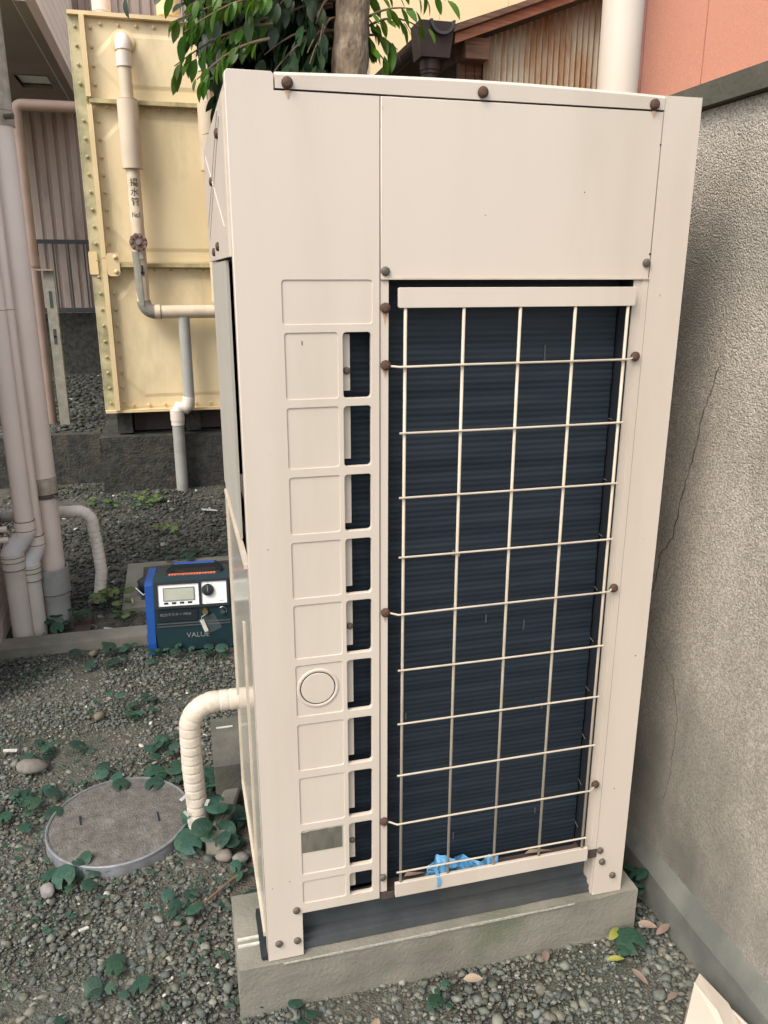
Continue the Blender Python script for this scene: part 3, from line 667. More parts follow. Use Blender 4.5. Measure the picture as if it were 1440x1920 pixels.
# right spray in front of the yellow house
for a, b, s, n in (((.80, 2.6, 2.52), (1.09, 2.55, 2.535), .05, 14), ((.80, 2.6, 2.50), (.98, 2.6, 2.46), .03, 10), ((.80, 2.6, 2.48), (.93, 2.6, 2.40), .02, 9),
                   ((.80, 2.6, 2.65), (1.19, 2.55, 2.66), .04, 10), ((.82, 2.6, 2.57), (1.02, 2.5, 2.60), .02, 7)):
    spray(a, b, s, n, .02)
leaves = [l for l in leaves if not (.635 < l[0].x < .80 and l[0].y < 2.72 and l[0].z < 2.75)]
rr.shuffle(leaves)
def on_show(L_):
    p = L_[0]; return p.z < 2.72
def vis(L_):
    p = L_[0]; return (not L_[3]) or p.y < 2.62
show = sorted([l for l in leaves if on_show(l)], key=lambda l: not vis(l))[:300]; rest = [l for l in leaves if l not in show]
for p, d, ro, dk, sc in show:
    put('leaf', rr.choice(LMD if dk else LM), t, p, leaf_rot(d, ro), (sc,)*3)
LV = []
for me in LMD:
    co = np.empty(len(me.vertices)*3, 'f'); me.vertices.foreach_get('co', co); fi = np.array([p.vertices[:] for p in me.polygons], 'i'); LV.append((co.reshape(-1, 3), fi))
JV = []; JF = []; joff = 0
def join(p, d, ro, sc):
    global joff
    co, fi = rr.choice(LV); m3 = np.array(leaf_rot(d, ro).to_matrix())*sc
    JV.append(co @ m3.T + np.array(p)); JF.append(fi + joff); joff += len(co)
for p, d, ro, dk, sc in rest: join(p, d, ro, sc)
for k in range(2600):                                   # the crown behind and above
    p = Vector((rr.gauss(.52, .27), rr.uniform(2.75, 3.5), rr.uniform(2.05, 3.5)))
    if p.x < .2 and p.z < 2.75: continue
    if p.x > .86 and p.z < 2.95: continue
    join(p, Vector((rr.uniform(-1, 1), rr.uniform(-1, 1), rr.uniform(-1.4, .2))), rr.uniform(-1, 1), rr.uniform(.8, 1.3))
for k in range(2400):
    p = Vector((rr.uniform(.08, .74), rr.uniform(2.72, 3.3), rr.uniform(2.15, 3.2)))
    if p.x < .22 and p.z < 2.45 + (.22-p.x)*1.2: continue
    join(p, Vector((rr.uniform(-1, 1), rr.uniform(-1, 1), rr.uniform(-1.6, 0))), rr.uniform(-1, 1), rr.uniform(.8, 1.25))
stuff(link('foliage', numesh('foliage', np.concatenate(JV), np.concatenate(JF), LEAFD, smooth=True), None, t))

# ------------------------------------------------------------------ left house corner with tiles, drain pipes
t = root('tiled_house', 'house corner clad in narrow beige tiles at the left edge', 'house', (-1.5, 0, 0))
mk('wall', B(-2.0, -.876, 1.45, 2.27, 0, 2.9), GROUT, t)
tb = B(-.0035, .0035, 0, .0905, 0, .0405); bmesh.ops.bevel(tb, geom=tb.edges[:], offset=.0012, segments=1, affect='EDGES')
tm = bpy.data.meshes.new('tile'); tb.to_mesh(tm); tb.free(); tm.materials.append(TILE)
for r_ in range(28):
    for c in range(5):
        y = 1.80 + c*.0945 + (.047 if r_ % 2 else 0) - .04
        if y + .0905 < 2.275: put('tile', tm, t, (-.8735 + U(-.0006, .0006), y, .012 + r_*.0445), (0, 0, U(-.008, .008)))
mk('gap_shade_block', B(-1.6, -.95, 2.28, 2.6, 0, 1.2), GROUT, t)  # solid dark block added in place of the shaded gap past the wall

def drain(name, label, up_xy, low_xy, zt, zb, ru, rl, top=4.5):
    t = root(name, label, 'pipe', (low_xy[0], low_xy[1], 0), 'plastic drain pipes on the house corner')
    (ux, uy), (lx, ly) = up_xy, low_xy
    mk('upper_pipe', T([(ux, uy, zt+.03), (ux, uy, top)], ru, 24), PVC, t, smooth=True)
    mk('collar', T([(ux, uy, zt+.045), (ux, uy, zt-.005)], ru+.004, 24), PVC, t, smooth=True)
    A = Vector((ux, uy, zt)); Bv = Vector((lx, ly, zb)); e = Vector((0, 0, .016))
    mk('offset_bend', T([A + e, A - e*.2, A - e*.7 + (Bv-A)*.10, Bv + e*.7 + (A-Bv)*.10, Bv + e*.2, Bv - e], [ru+.003, ru+.003, ru+.001, rl+.001, rl+.003, rl+.003], 24), SILVER, t, smooth=True)
    for z, xx, yy, r_ in ((zt+.045, ux, uy, ru+.0042), (zt+.006, ux, uy, ru+.0044), (zb-.010, lx, ly, rl+.0066), (zb-.030, lx, ly, rl+.0064), (zb-.064, lx, ly, rl+.0046)):
        mk('seam', T([(xx, yy, z-.0016), (xx, yy, z+.0016)], r_, 24), SEAM, t)
    mk('collar', T([(lx, ly, zb+.006), (lx, ly, zb-.028), (lx, ly, zb-.029), (lx, ly, zb-.065)], [rl+.006, rl+.006, rl+.004, rl+.004], 24), PVCL, t, smooth=True)
    mk('lower_pipe', T([(lx, ly, zb), (lx, ly, -.02)], rl, 24), PVCL if 'front' in label else PVCM, t, smooth=True)
    for z in (1.35, 2.0): mk('joint_ring', T([(ux, uy, z), (ux, uy, z+.004)], ru+.0008, 24), PVCM, t)
    return t
drain('drain_pipe', 'front beige drain pipe with silver offset bend at the tiled corner', (-.738, 2.03), (-.800, 2.03), .478, .385, .036, .040)
drain('drain_pipe', 'slimmer drain pipe with short silver bend behind the front one', (-.712, 2.08), (-.745, 2.075), .398, .315, .030, .034)
t = root('drain_pipe', 'thickest drain pipe standing loosely in an open socket at the ground', 'pipe', (-.68, 2.19, 0), 'plastic drain pipes on the house corner')
mk('lower_pipe', T([(-.68, 2.19, .25), (-.68, 2.19, .64)], .0535, 28), PVC, t, smooth=True)
mk('upper_pipe', T([(-.68, 2.19, .66), (-.68, 2.19, 2.06)], .0575, 28), PVC, t, smooth=True)
mk('collar', T([(-.68, 2.19, .595), (-.68, 2.19, .665)], .0605, 28), PVCM, t, smooth=True)
mk('clamp', T([(-.68, 2.19, .575), (-.68, 2.19, .593)], .058, 28), BOLTG, t, smooth=True)
mk('clamp_bolt', T([(-.63, 2.14, .585), (-.615, 2.115, .585)], .008, 8), CHROME, t)
mk('upper_pipe', T([(-.68, 2.19, 2.062), (-.68, 2.19, 4.6)], .0595, 28), PVCM, t, smooth=True)
mk('clamp', T([(-.68, 2.19, 2.01), (-.68, 2.19, 2.06)], .0625, 28), PVCM, t, smooth=True)
mk('clamp_bolt', T([(-.64, 2.13, 2.035), (-.61, 2.115, 2.035)], .010, 8), BOLTG, t)
bm = bmesh.new(); prof = [(.062, -.02), (.062, .155), (.071, .157), (.071, .268), (.0665, .268), (.0665, .13)]
for_r = []
lathe(bm, prof, (-.682, 2.172, 0), 32); mk('socket', bm, PVCG, t, smooth=True)
mk('socket_shade', lathe(bmesh.new(), [(.0655, .238), (.0655, .250)], (-.682, 2.172, 0), 32), INNER, t); mk('seam', T([(-.682, 2.172, .153), (-.682, 2.172, .157)], .0718, 32), SEAM, t)  # black disc added as painted shade between socket rim and pipe
for z in (.50, .455):
    o = mk('service_pipe', T([(-1.0, 2.0, z), (-.80, 2.0, z)], .012, 10), PVC, None, smooth=True)
    tag(o, 'short %s service pipe leaving the tiled wall behind the front drain pipe' % ('upper' if z > .48 else 'lower'), 'pipe')

def wrapped(name, label, path, r_, loc, m=TAPE):
    t = root(name, label, 'pipe', loc)
    P = [Vector(p) for p in path]; Q = [P[0]]
    for i in range(len(P)-1):
        n = max(1, int((P[i+1]-P[i]).length/.0035)); Q += [P[i].lerp(P[i+1], k/n) for k in range(1, n+1)]
    rs = []; s = 0
    for i, p in enumerate(Q):
        ph = (i*.0035/.026) % 1.0; rs.append(r_*(1 + .035*ph - (.04 if ph < .12 else 0) + .012*mnoise.noise(p*30)))
    mk('insulation', T(Q, rs, 22), m, t, smooth=True)
    return t
XZ = lambda y: (lambda u, v: (u, y, v))
path = [(.003, .585, .408)] + [(-.05, .585, .408)] + arc((-.06, .338), .07, PI/2, PI, 10, XZ(.585)) + [(-.131, .585, .22), (-.127, .585, .12), (-.125, .585, .0)]
t = wrapped('insulated_pipe', 'white taped insulated pipe bending out of the air conditioner side', path, .0275, (-.13, .585, 0))
for k, (px, pz) in enumerate(((-.155, .10), (-.150, .07), (-.10, .125), (-.16, .15))):
    mk('torn_flap', xf(B(-.004, .004, -.0006, .0006, -.010, .010), Matrix.Translation((px, .555, pz)) @ Matrix.Rotation(.5*k-.6, 4, 'Y')), PAPER, t)
path = [(-.90, 2.36, .455), (-.60, 2.37, .452)] + arc((-.585, .382), .070, PI/2, .25, 8, XZ(2.375)) + [(-.505, 2.38, .25), (-.50, 2.38, .15), (-.525, 2.385, .0)]
wrapped('insulated_pipe', 'white taped insulated pipe arching from behind the drain pipes into weeds', path, .0265, (-.52, 2.38, 0), TAPEB)

# kerb, slabs
o = tag(mk('kerb', B(-1.4, -.292, 1.865, 1.975, -.02, .036), CONC, None, .006), 'low grey concrete kerb running along the pipe corner', 'kerb')
t = root('drain_slab', 'grey concrete drain slab with inset lid behind the portable machine', 'slab', (-.1, 2.5, 0))
mk('slab', B(-.412, .20, 2.21, 2.82, -.02, .022), CONC, t, .006); mk('lid', B(-.33, .12, 2.30, 2.735, .0, .027), CONCD, t, .004)
tag(mk('metal_plate', B(-.665, -.535, 2.0, 2.21, -.01, .012), BROWNP, None, .003), 'brown metal plate on the ground by the drain pipe socket', 'plate')

# ------------------------------------------------------------------ portable recovery machine
t = root('recovery_machine', 'portable black recovery machine with blue side guards and white control panel', 'machine', (-.250, 1.752, 0), rotz=R(-4.5))
def mkl(name, bm, m, par=None, **k): return mk(name, bm, m, par or t, local=True, **k)
W_ = .305; D_ = .235
body = prism(bmesh.new(), [(0, .012), (D_, .012), (D_, .285), (.05, .315), (.022, .305), (.0, .20)], 0, W_, 'X'); mkl('body', body, MGRN, bevel=.008, seg=2)
for sx in (-.034, W_+.002):
    pr = [(-.008, .0), (.03, .0), (.05, .012), (D_-.06, .012), (D_-.04, 0), (D_, 0), (D_+.01, .02), (D_+.005, .27), (D_-.02, .295), (.045, .295), (.03, .285), (-.008, .05)]
    mkl('side_guard', prism(bmesh.new(), pr, sx, sx+.032, 'X'), MBLU, bevel=.007, seg=2)
# tilted control panel: plane from (y=.0,z=.20) to (.022,.305)
tilt = Matrix.Translation((0, .0, .20)) @ Matrix.Rotation(-math.atan2(.022, .105), 4, 'X')
def panel(x0_, x1_, z0_, z1_, y0_, y1_, m, name, bev=.001, par=None):
    return mkl(name, xf(B(x0_, x1_, y0_, y1_, z0_, z1_), tilt), m, par, bevel=bev)
bez = sheet([rrect(.006, .299, -.004, .108, .008), rrect(.018, .178, .006, .094, .003), rrect(.188, .288, .006, .098, .003)], -.010, .002, .001); mkl('bezel', xf(bez, tilt), MBLK)
p1 = panel(.018, .178, .006, .094, -.004, .001, MWHT, 'display_panel'); p2 = panel(.188, .288, .006, .098, -.004, .001, MWHT, 'dial_panel')
panel(.041, .158, .030, .078, -.0075, -.0045, LCD, 'display', par=p1)
mkl('display_frame', xf(sheet([rrect(.038, .161, .027, .081, .002), rrect(.042, .157, .031, .077, .002)], -.0085, -.0042, .0005), tilt), GREY, p1)
for k in range(4): panel(.040+k*.031, .057+k*.031, .0135, .0215, -.006, -.0045, MBLK, 'button', .0008, p1)
kn = lathe(bmesh.new(), [(.024, -.004), (.024, -.010), (.021, -.020), (.017, -.021)], (.214, 0, .064), 24, 'Y'); mkl('dial', xf(kn, tilt), MBLK, p2, smooth=True)
panel(.2125, .2155, .058, .083, -.0225, -.0212, GREY, 'pointer', .0003, p2)
mkl('dial_mark', xf(xf(text('FLOW', .007), Matrix.Translation((.27, -.0046, .019)) @ STAND), tilt), BLACK, p2) if False else None
panel(.258, .278, .016, .018, -.0049, -.0042, GREY, 'dial_mark', 0, p2)
for k in range(9):
    a = R(-40 + 32.5*k); mkl('dial_mark', xf(xf(B(.0275, .0300, -.0049, -.0042, -.0005, .0005), Matrix.Rotation(-a, 4, 'Y')), tilt @ Matrix.Translation((.214, 0, .064))), GREY, p2)
for x_, z_ in ((.012, .012), (.293, .012), (.012, .205), (.293, .205)): mkl('screw', T([(x_, .001, z_), (x_, -.004, z_)], .004, 10), CHROME, smooth=True)
mkl('vent_slot', Bs([(.20+k*.011, .205+k*.011, -.0012, .001, .026, .048) for k in range(7)]), INNER)
mkl('name_strip', sheet([rrect(.012, .17, .140, .188, .003)], -.0045, .001, .0005), MBLK)
mkl('lettering', xf(text('ECOマスター MINI', .0145), Matrix.Translation((.082, -.0052, .170)) @ STAND), GREY)
mkl('lettering', xf(text('VALUE', .031), Matrix.Translation((.165, -.0015, .074)) @ STAND), GREY)
for z in (.128, .116): mkl('body_rib', B(.008, W_-.008, -.004, .002, z, z+.005), DARKSTEEL, bevel=.001)
mkl('port', T([(.20, .0, .178), (.20, -.022, .178)], .011, 12), BRASS, smooth=True); mkl('port', T([(.268, .0, .172), (.268, -.014, .172)], .009, 12), CHROME, smooth=True)
mkl('latch_ring', T([(.268+.016*math.cos(a), -.012, .178+.016*math.sin(a)) for a in np.linspace(-.6, 2.2, 9)], .0015, 6), CHROME)
# handle
mkl('handle_frame', prism(bmesh.new(), [(.035, .29), (.055, .330), (.075, .345), (.245, .345), (.265, .330), (.285, .29), (.262, .29), (.25, .315), (.24, .326), (.085, .326), (.072, .315), (.058, .29)], .10, .128), MBLK, bevel=.004)
mkl('handle_grip', T([(.078, .114, .336), (.242, .114, .336)], .0135, 14), MBLU, smooth=True)
mkl('top_deck', prism(bmesh.new(), [(.04, .28), (.20, .28), (.20, .300), (.075, .318), (.045, .305)], .045, .265, 'X'), MBLK, bevel=.004)
stp = mkl('warning_strip', xf(B(.06, .245, -.0006, .0006, -.010, .010), Matrix.Translation((0, .0595, .3135)) @ Matrix.Rotation(-1.15, 4, 'X')), ORNG)
for k in range(16): mkl('strip_mark', xf(B(.066+k*.011, .066+k*.011+U(.003, .008), -.0012, -.0007, -.005, .005), Matrix.Translation((0, .0595, .3135)) @ Matrix.Rotation(-1.15, 4, 'X')), BROWNP, stp)
# tag hanging on the port
t2 = root('hanging_tag', 'clear plastic sleeve with white paper tag hanging on the machine front', 'tag', (-.06, 1.71, .06))
rz = Matrix.Translation((-.250, 1.752, 0)) @ Matrix.Rotation(R(-4.5), 4, 'Z')
mk('sleeve', xf(xf(B(-.035, .035, -.0006, .0006, -.036, .036), Matrix.Translation((.215, -.010, .122)) @ Matrix.Rotation(-.42, 4, 'Y')), rz), CLEAR, t2)
mk('paper', xf(xf(B(-.008, .008, -.0005, .0005, -.028, .028), Matrix.Translation((.192, -.0145, .118)) @ Matrix.Rotation(-.30, 4, 'Y')), rz), PAPER, t2)
mk('cord', xf(T([(.20, -.024, .17), (.185, -.022, .160), (.182, -.018, .15), (.19, -.013, .142)], .0012, 6), rz), PAPER, t2)
t2 = root('tool_pouch', 'crumpled black pouch with metal clips behind the portable machine', 'pouch', (-.30, 2.35, .03))
bm = bmesh.new(); bmesh.ops.create_icosphere(bm, subdivisions=3, radius=1)
for v_ in bm.verts: v_.co = Vector((-.26 + .085*v_.co.x*(1+.3*mnoise.noise(v_.co*2)), 2.42 + .09*v_.co.y, .05 + .05*v_.co.z*(1+.3*mnoise.noise(v_.co*3)))) 
mk('pouch', bm, MBLK, t2, smooth=True)
for a, b in (((-.355, 2.38, .05), (-.32, 2.33, .03)), ((-.32, 2.33, .03), (-.29, 2.325, .05)), ((-.37, 2.3, .03), (-.365, 2.24, .028))): mk('clip', T([a, b], .006, 8), CHROME, t2, smooth=True)

# ------------------------------------------------------------------ air conditioner on its base
BZ = .12
t = root('concrete_foundation', 'front concrete base beam under the air conditioner with pale worn edge', 'base', (.4, .1, 0), 'concrete beams carrying the outdoor unit')
bm = B(-.062, .852, -.010, .205, -.03, BZ); es = [e for e in bm.edges]; bmesh.ops.subdivide_edges(bm, edges=es, cuts=20, use_grid_fill=True)
for v_ in bm.verts:
    e_ = .003*mnoise.noise(v_.co*9) + .0015*mnoise.noise(v_.co*40)
    v_.co += Vector((e_, e_, e_*.8 - .0015))
mk('beam', bm, CONC, t, smooth=True)
bm = bmesh.new(); L_ = []
for i in range(140):
    x = .03 + .66*i/139; a_ = (.0003 + .0028*max(0, mnoise.noise((x*16, 0, 1))+.2) + .0006*U(0, 1))*min(1, i/25, (139-i)/25)
    L_.append([bm.verts.new(p) for p in ((x, -.0132, BZ-.003-a_*1.3), (x, -.0128, BZ-.0010), (x, -.0110+a_*.9, BZ-.0004))])
for i in range(139):
    for k in (0, 1): bm.faces.new([L_[i][k], L_[i+1][k], L_[i+1][k+1], L_[i][k+1]])
solid(bm, bm.faces[:], .0008); mk('worn_edge', bm, WORN, t, smooth=True)
for y in (.050, .068): mk('paint_line', B(-.058, -.012, y, y+.0055, BZ-.002, BZ+.0025), PAPER, t)
t = root('concrete_foundation', 'rear concrete base beam under the air conditioner beside weeds', 'base', (.4, .85, 0), 'concrete beams carrying the outdoor unit')
mk('beam', B(-.072, .852, .72, .985, -.03, BZ), CONC2, t, .006); mk('paint_line', B(-.055, -.005, .925, .931, BZ-.002, BZ+.0025), PAPER, t)
t = root('rubber_pad', 'black ribbed rubber pad under the unit front left foot', 'rubber pad', (-.005, .06, BZ))
mk('pad', B(-.012, .06, .004, .14, BZ+.001, BZ+.010), RUBBER, t)
for k in range(11): mk('rib', B(-.0135, -.0125, .008+k*.0115, .014+k*.0115, BZ+.001, BZ+.0105), RUBBER, t)

H = .12; t = root('air_conditioner', 'tall beige outdoor air conditioner unit with white wire coil guard', 'air conditioner', (.4, .35, BZ))
DEP = .70
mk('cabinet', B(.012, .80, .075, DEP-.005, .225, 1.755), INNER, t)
mk('top_cover', B(.004, .808, .012, DEP, 1.756, 1.774), PAINT, t, .004)
rows_ = [(1.392, 1.282), (1.268, 1.162), (1.147, 1.043), (1.028, .921), (.908, .801), (.787, .680), (.663, .562), (.545, .439), (.424, .320), (.303, .249)]
outl = [(0, H), (.002, H-.0), (.074, H), (.074, .226), (.2375, .226), (.2375, 1.7515), (.0725, 1.7515), (.0725, 1.774), (.069, 1.777), (.004, 1.777), (0, 1.773)]
holes = [rrect(.174, .2225, b, a, .006) for a, b in rows_]
rec = [rrect(.0765, .165, b+.001, a, .0045) for a, b in rows_] + [rrect(.0745, .2245, 1.406, 1.476, .005)]
front = sheet([outl] + holes + rec, -.001, .0014, .0009)
back = sheet([outl] + holes, .0010, .010, .0009)
lp = mk('left_panel', merge(front, back), PAINT, t)
mk('inspection_ring', lathe(bmesh.new(), [(.0405, 0.0015), (.040, -.0004), (.0385, -.0012), (.0355, -.0012), (.0340, -.0004), (.0335, .0015)], (.1175, 0, .7365), 48, 'Y'), PAINT, lp, smooth=True)
mk('inspection_cap', lathe(bmesh.new(), [(.0318, .002), (.0318, .0000), (.0310, -.0007), (.012, -.0008)], (.1175, 0, .7365), 48, 'Y'), PAINT, lp, smooth=True)
mk('cap_gap', lathe(bmesh.new(), [(.0338, .0019), (.0338, .0004), (.0300, .0004)], (.1175, 0, .7365), 48, 'Y'), INNER, lp)
bm = sheet([[(.0775, .372), (.1595, .372), (.1595, .4205), (.150, .4215), (.140, .4205), (.128, .4218), (.110, .4208), (.095, .4212), (.085, .4195), (.0775, .4200)]], -.0003, .0008, .0003); mk('rating_label', bm, ALU, lp)
mk('scratch', B(.1045, .1062, .0004, .0009, 1.372, 1.379), BOLTG, lp)
# strip seen through the openings
for i, (a, b) in enumerate(rows_):
    mk('inner_flange', B(.170, .1885, .013, .018, b+.011, a-.004 if i == 0 else a+.004), PAINT, t, .001)
for z in (1.327, .852, .374): put('bolt', BG_, t, (.1825, .013, z), (0, 0, 0), (.75, 1, .75))
# right post
bm = prism(bmesh.new(), [(.7405, 0), (.812, 0), (.812, .05), (.806, .05), (.806, .006), (.7405, .006)], H, 1.777, 'Z'); mk('right_post', bm, PAINT, t, .0015)
bm = prism(bmesh.new(), [(.7365, H), (.7405, H), (.7405, .226), (.7325, .232), (.7325, .245), (.72, .245)], .001, .16); 
mk('foot_side', prism(bmesh.new(), [(.005, H), (.15, .245), (.005, .245)], .7375, .7395, 'X'), PAINT, t)
mk('foot_side', prism(bmesh.new(), [(.011, H), (.10, H), (.10, .226), (.011, .226)], .0715, .0735, 'X'), PAINT, t)
mk('left_post', B(0, .004, .0105, .028, H+.002, 1.774), PAINT, t, .001)
mk('right_jamb', B(.7115, .7392, .0015, .010, .236, 1.4755), PAINT, t, .0012)
mk('jamb_step', B(.7275, .7395, -.0002, .0014, .245, 1.476), PAINT, t, .0004)
mk('left_jamb', B(.2395, .2535, .0015, .010, .240, 1.4755), PAINT, t, .0012)
mk('jamb_return', Bs([(.2537, .2549, .003, .07, .24, 1.475), (.7100, .7113, .003, .07, .24, 1.475)]), INNER, t)
# top rail, bowed slightly upward in the middle
bm = bmesh.new(); N = 24; A = []
for i in range(N+1):
    x = .0745 + (.7395-.0745)*i/N; bow = .006*math.sin(PI*i/N)
    A.append([bm.verts.new(p) for p in ((x, -.0005, 1.7545), (x, -.0015, 1.7725+bow), (x, .0025, 1.777+bow), (x, .03, 1.777+bow), (x, .03, 1.7745), (x, .006, 1.7545))])
for i in range(N):
    for k in range(6): bm.faces.new([A[i][k], A[i+1][k], A[i+1][(k+1) % 6], A[i][(k+1) % 6]])
bm.faces.new(A[0]); bm.faces.new(list(reversed(A[-1]))); mk('top_rail', bm, PAINT, t, smooth=True)
mk('rail_backing', B(.076, .738, .008, .012, 1.72, 1.776), INNER, t)
mk('upper_panel', sheet([[(.2395, 1.479), (.242, 1.4765), (.736, 1.4765), (.7385, 1.479), (.7385, 1.7515), (.2395, 1.7515)]], -.0008, .011, .0012), PAINT, t)
mk('panel_lip', B(.2395, .7385, -.003, .004, 1.4765, 1.4795), WIRE, t, .0006)
# coil recess
bm = bmesh.new(); n = 116; z0, z1 = .236, 1.478; A = []
for i in range(n*4+1):
    z = z0 + (z1-z0)*i/(n*4); d = .0011*(.5+.5*math.cos(2*PI*i/4)) + .0008*math.sin(i*.37) + .0006*math.sin(i*.113)
    A.append((bm.verts.new((.155, .040-d, z)), bm.verts.new((.7035, .040-d, z)), bm.verts.new((.7095, .048-d, z))))
for i in range(len(A)-1):
    for k in (0, 1): bm.faces.new([A[i][k], A[i][k+1], A[i+1][k+1], A[i+1][k]])
mk('coil', bm, COIL, t, smooth=True)
for i, (x, z, l) in enumerate(((.392, .965, .010), (.404, .962, .008), (.465, .815, .018), (.548, .79, .022), (.40, 1.07, .02), (.56, 1.33, .03), (.60, .60, .014), (.30, .62, .014), (.60, .34, .014), (.41, .31, .018))):
    mk('fin_damage', B(x, x+.003, .0365, .0375, z, z+l), GREYP if i < 2 else DARKSTEEL, t)
mk('drain_pan', B(.24, .735, .012, .07, .222, .236), BROWNP, t)
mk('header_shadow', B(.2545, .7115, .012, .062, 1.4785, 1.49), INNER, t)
# base frame
mk('base_channel', Bs([(.075, .7365, .040, .043, .150, .2245), (.075, .7365, .022, .043, .140, .1495), (.075, .7365, .012, .16, BZ+.002, .1395)]), DARKSTEEL, t, .001)
mk('rust_tab', Bs([(.240, .268, -.001, .001, .222, .2385)]), BROWNP, t); mk('rust_tab', B(.7105, .741, -.0015, -.0003, .226, .248), BROWNP, t)
# left side
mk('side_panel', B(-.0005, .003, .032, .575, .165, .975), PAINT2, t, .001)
mk('panel_fold', B(-.006, .004, .030, .58, .976, .984), WIRE, t, .0015)
mk('panel_fold', B(-.0045, .003, .566, .582, .165, .974), WIRE, t, .0015)
mk('panel_fold', B(-.005, .003, .032, .58, .155, .164), WIRE, t, .0015)
mk('panel_rib', B(-.0035, -.0006, .19, .20, .17, .80), WIRE, t, .0008)
mk('side_panel', B(-.001, .004, .165, .64, .990, 1.508), PLATE, t, .0012)
mk('side_panel', B(-.004, .004, .029, .68, 1.512, 1.752), PAINT, t, .002)
bm = bmesh.new()
for (ya, za, yb, zb) in ((.10, 1.73, .60, 1.56), (.10, 1.56, .60, 1.73), (.14, 1.745, .62, 1.59)):
    tube(bm, [(-.0038, ya, za), (-.0038, yb, zb)], .0016, 6)
mk('cross_emboss', bm, PAINT, t, smooth=True)
for y, z in ((.16, 1.712), (.40, 1.66), (.30, 1.535), (.44, 1.528)): put('bolt', BR, t, (-.004, y, z), (0, 0, -PI/2))
mk('inner_pipe', T([(.03, .10, .6), (.03, .10, 1.2), (.025, .09, 1.5)], .018, 12), GREYP, t, smooth=True)
mk('inner_pipe', T([(.034, .065, .9), (.034, .060, 1.05)], .026, 14), GREYP, t, smooth=True)
mk('inner_bracket', B(.006, .03, .04, .09, 1.42, 1.455), PAINT, t, .003); mk('inner_bracket', B(.004, .03, .09, .16, 1.09, 1.12), BROWNP, t, .003)
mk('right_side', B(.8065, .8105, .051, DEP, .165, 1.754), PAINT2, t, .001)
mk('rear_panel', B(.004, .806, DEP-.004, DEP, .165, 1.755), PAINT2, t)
mk('foot', B(.002, .07, DEP-.1, DEP-.01, BZ, .164), PAINT, t, .003); mk('foot', B(.74, .808, DEP-.1, DEP-.01, BZ, .164), PAINT, t, .003)
# wire guard
g = root('tmp', 'x', 'x'); bpy.data.objects.remove(g); ORG.pop(g, None)
mk('guard_bar', sheet([rrect(.267, .709, 1.431, 1.464, .003)], -.014, -.006, .0008), PAINT, t)
mk('guard_bar', sheet([rrect(.268, .711, .233, .2665, .002)], -.014, -.006, .0008), PAINT, t)
vm = T([(0, 0, .262), (0, 0, 1.434)], .0030, 8); vme = bpy.data.meshes.new('wire'); vm.to_mesh(vme); vm.free(); vme.materials.append(WIRE)
vme.polygons.foreach_set('use_smooth', [True]*len(vme.polygons))
for x in (.280, .384, .488, .593, .697): put('wire', vme, t, (x, -.0095, 0))
for i, z in enumerate((1.335, 1.219, 1.102, .989, .877, .760, .644, .528, .415, .296)):
    if i in (0, 4, 8): P = [(.248, -.003, z+.0015), (.258, -.004, z-.001), (.27, -.0145, z-.0015), (.40, -.0148, z), (.705, -.0148, z+.001), (.716, -.006, z+.002), (.724, -.003, z+.004)]
    else: P = [(.270, -.0148, z), (.45, -.0148, z+U(-.0008, .0008)), (.704, -.0148, z+U(-.0006, .001))]
    mk('wire', T(P, .0020, 8), WIRE, t, smooth=True)
for z in (1.22, 1.10, .985, .87, .755, .64, .525, .41, .30): mk('side_wire', T([(.699, .018, z), (.7085, .055, z-.004)], .0011, 6), BOLTG, t)
for x, z in ((.093, 1.762), (.408, 1.765), (.719, 1.762), (.247, 1.431), (.2475, 1.336), (.7245, 1.340), (.248, .878), (.723, .880), (.246, .417), (.721, .421)):
    put('bolt', BR, t, (x, -.0015, z), (0, U(0, 6), 0), (1.05, 1.2, 1.05))
for x, z in ((.247, 1.490), (.731, 1.505), (.2435, .279), (.748, .243), (.756, .211), (.786, .168), (.0615, .237), (.023, .162), (.061, .161)):
    put('bolt', BG_, t, (x, -.001, z), (0, U(0, 6), 0), (.9, 1, .9))
def stain(x, z, l):
    yy = .0011 if .2 < x < .26 else -.0022
    bm = bmesh.new(); v_ = [bm.verts.new(p) for p in ((x-.004, yy, z), (x+.004, yy, z), (x+.0015, yy, z-l*.6), (x+.0004, yy, z-l), (x-.001, yy, z-l*.7))]
    f_ = bm.faces.new(v_); solid(bm, geom=[f_], thickness=.0003); mk('rust_stain', bm, STAIN, t)
STAIN = mat('rust_stain', (.48, .24, .12), (.55, .40, .28), 200, .7)
stain(.093, 1.752, .012); stain(.719, 1.752, .010); stain(.248, .869, .012); stain(.246, .408, .014); stain(.247, 1.424, .022); stain(.2475, 1.328, .014)

for x, z, r_, m in ((.045, 1.19, .0016, WIRE), (.035, 1.02, .0012, BOLTG), (.03, .66, .0016, WIRE), (.765, 1.45, .0018, WIRE), (.78, .98, .0016, WIRE), (.79, .72, .0014, BOLTG), (.738, 1.70, .0016, INNER), (.737, 1.52, .002, INNER), (.242, 1.735, .002, WIRE), (.60, 1.62, .0012, BOLTG), (.42, 1.58, .001, BOLTG), (.05, .31, .0014, BOLTG), (.015, .30, .0011, BOLTG), (.77, .40, .0014, BOLTG)):
    mk('paint_chip', T([(x, -.0012, z), (x, -.0002, z)], r_, 7), m, t)
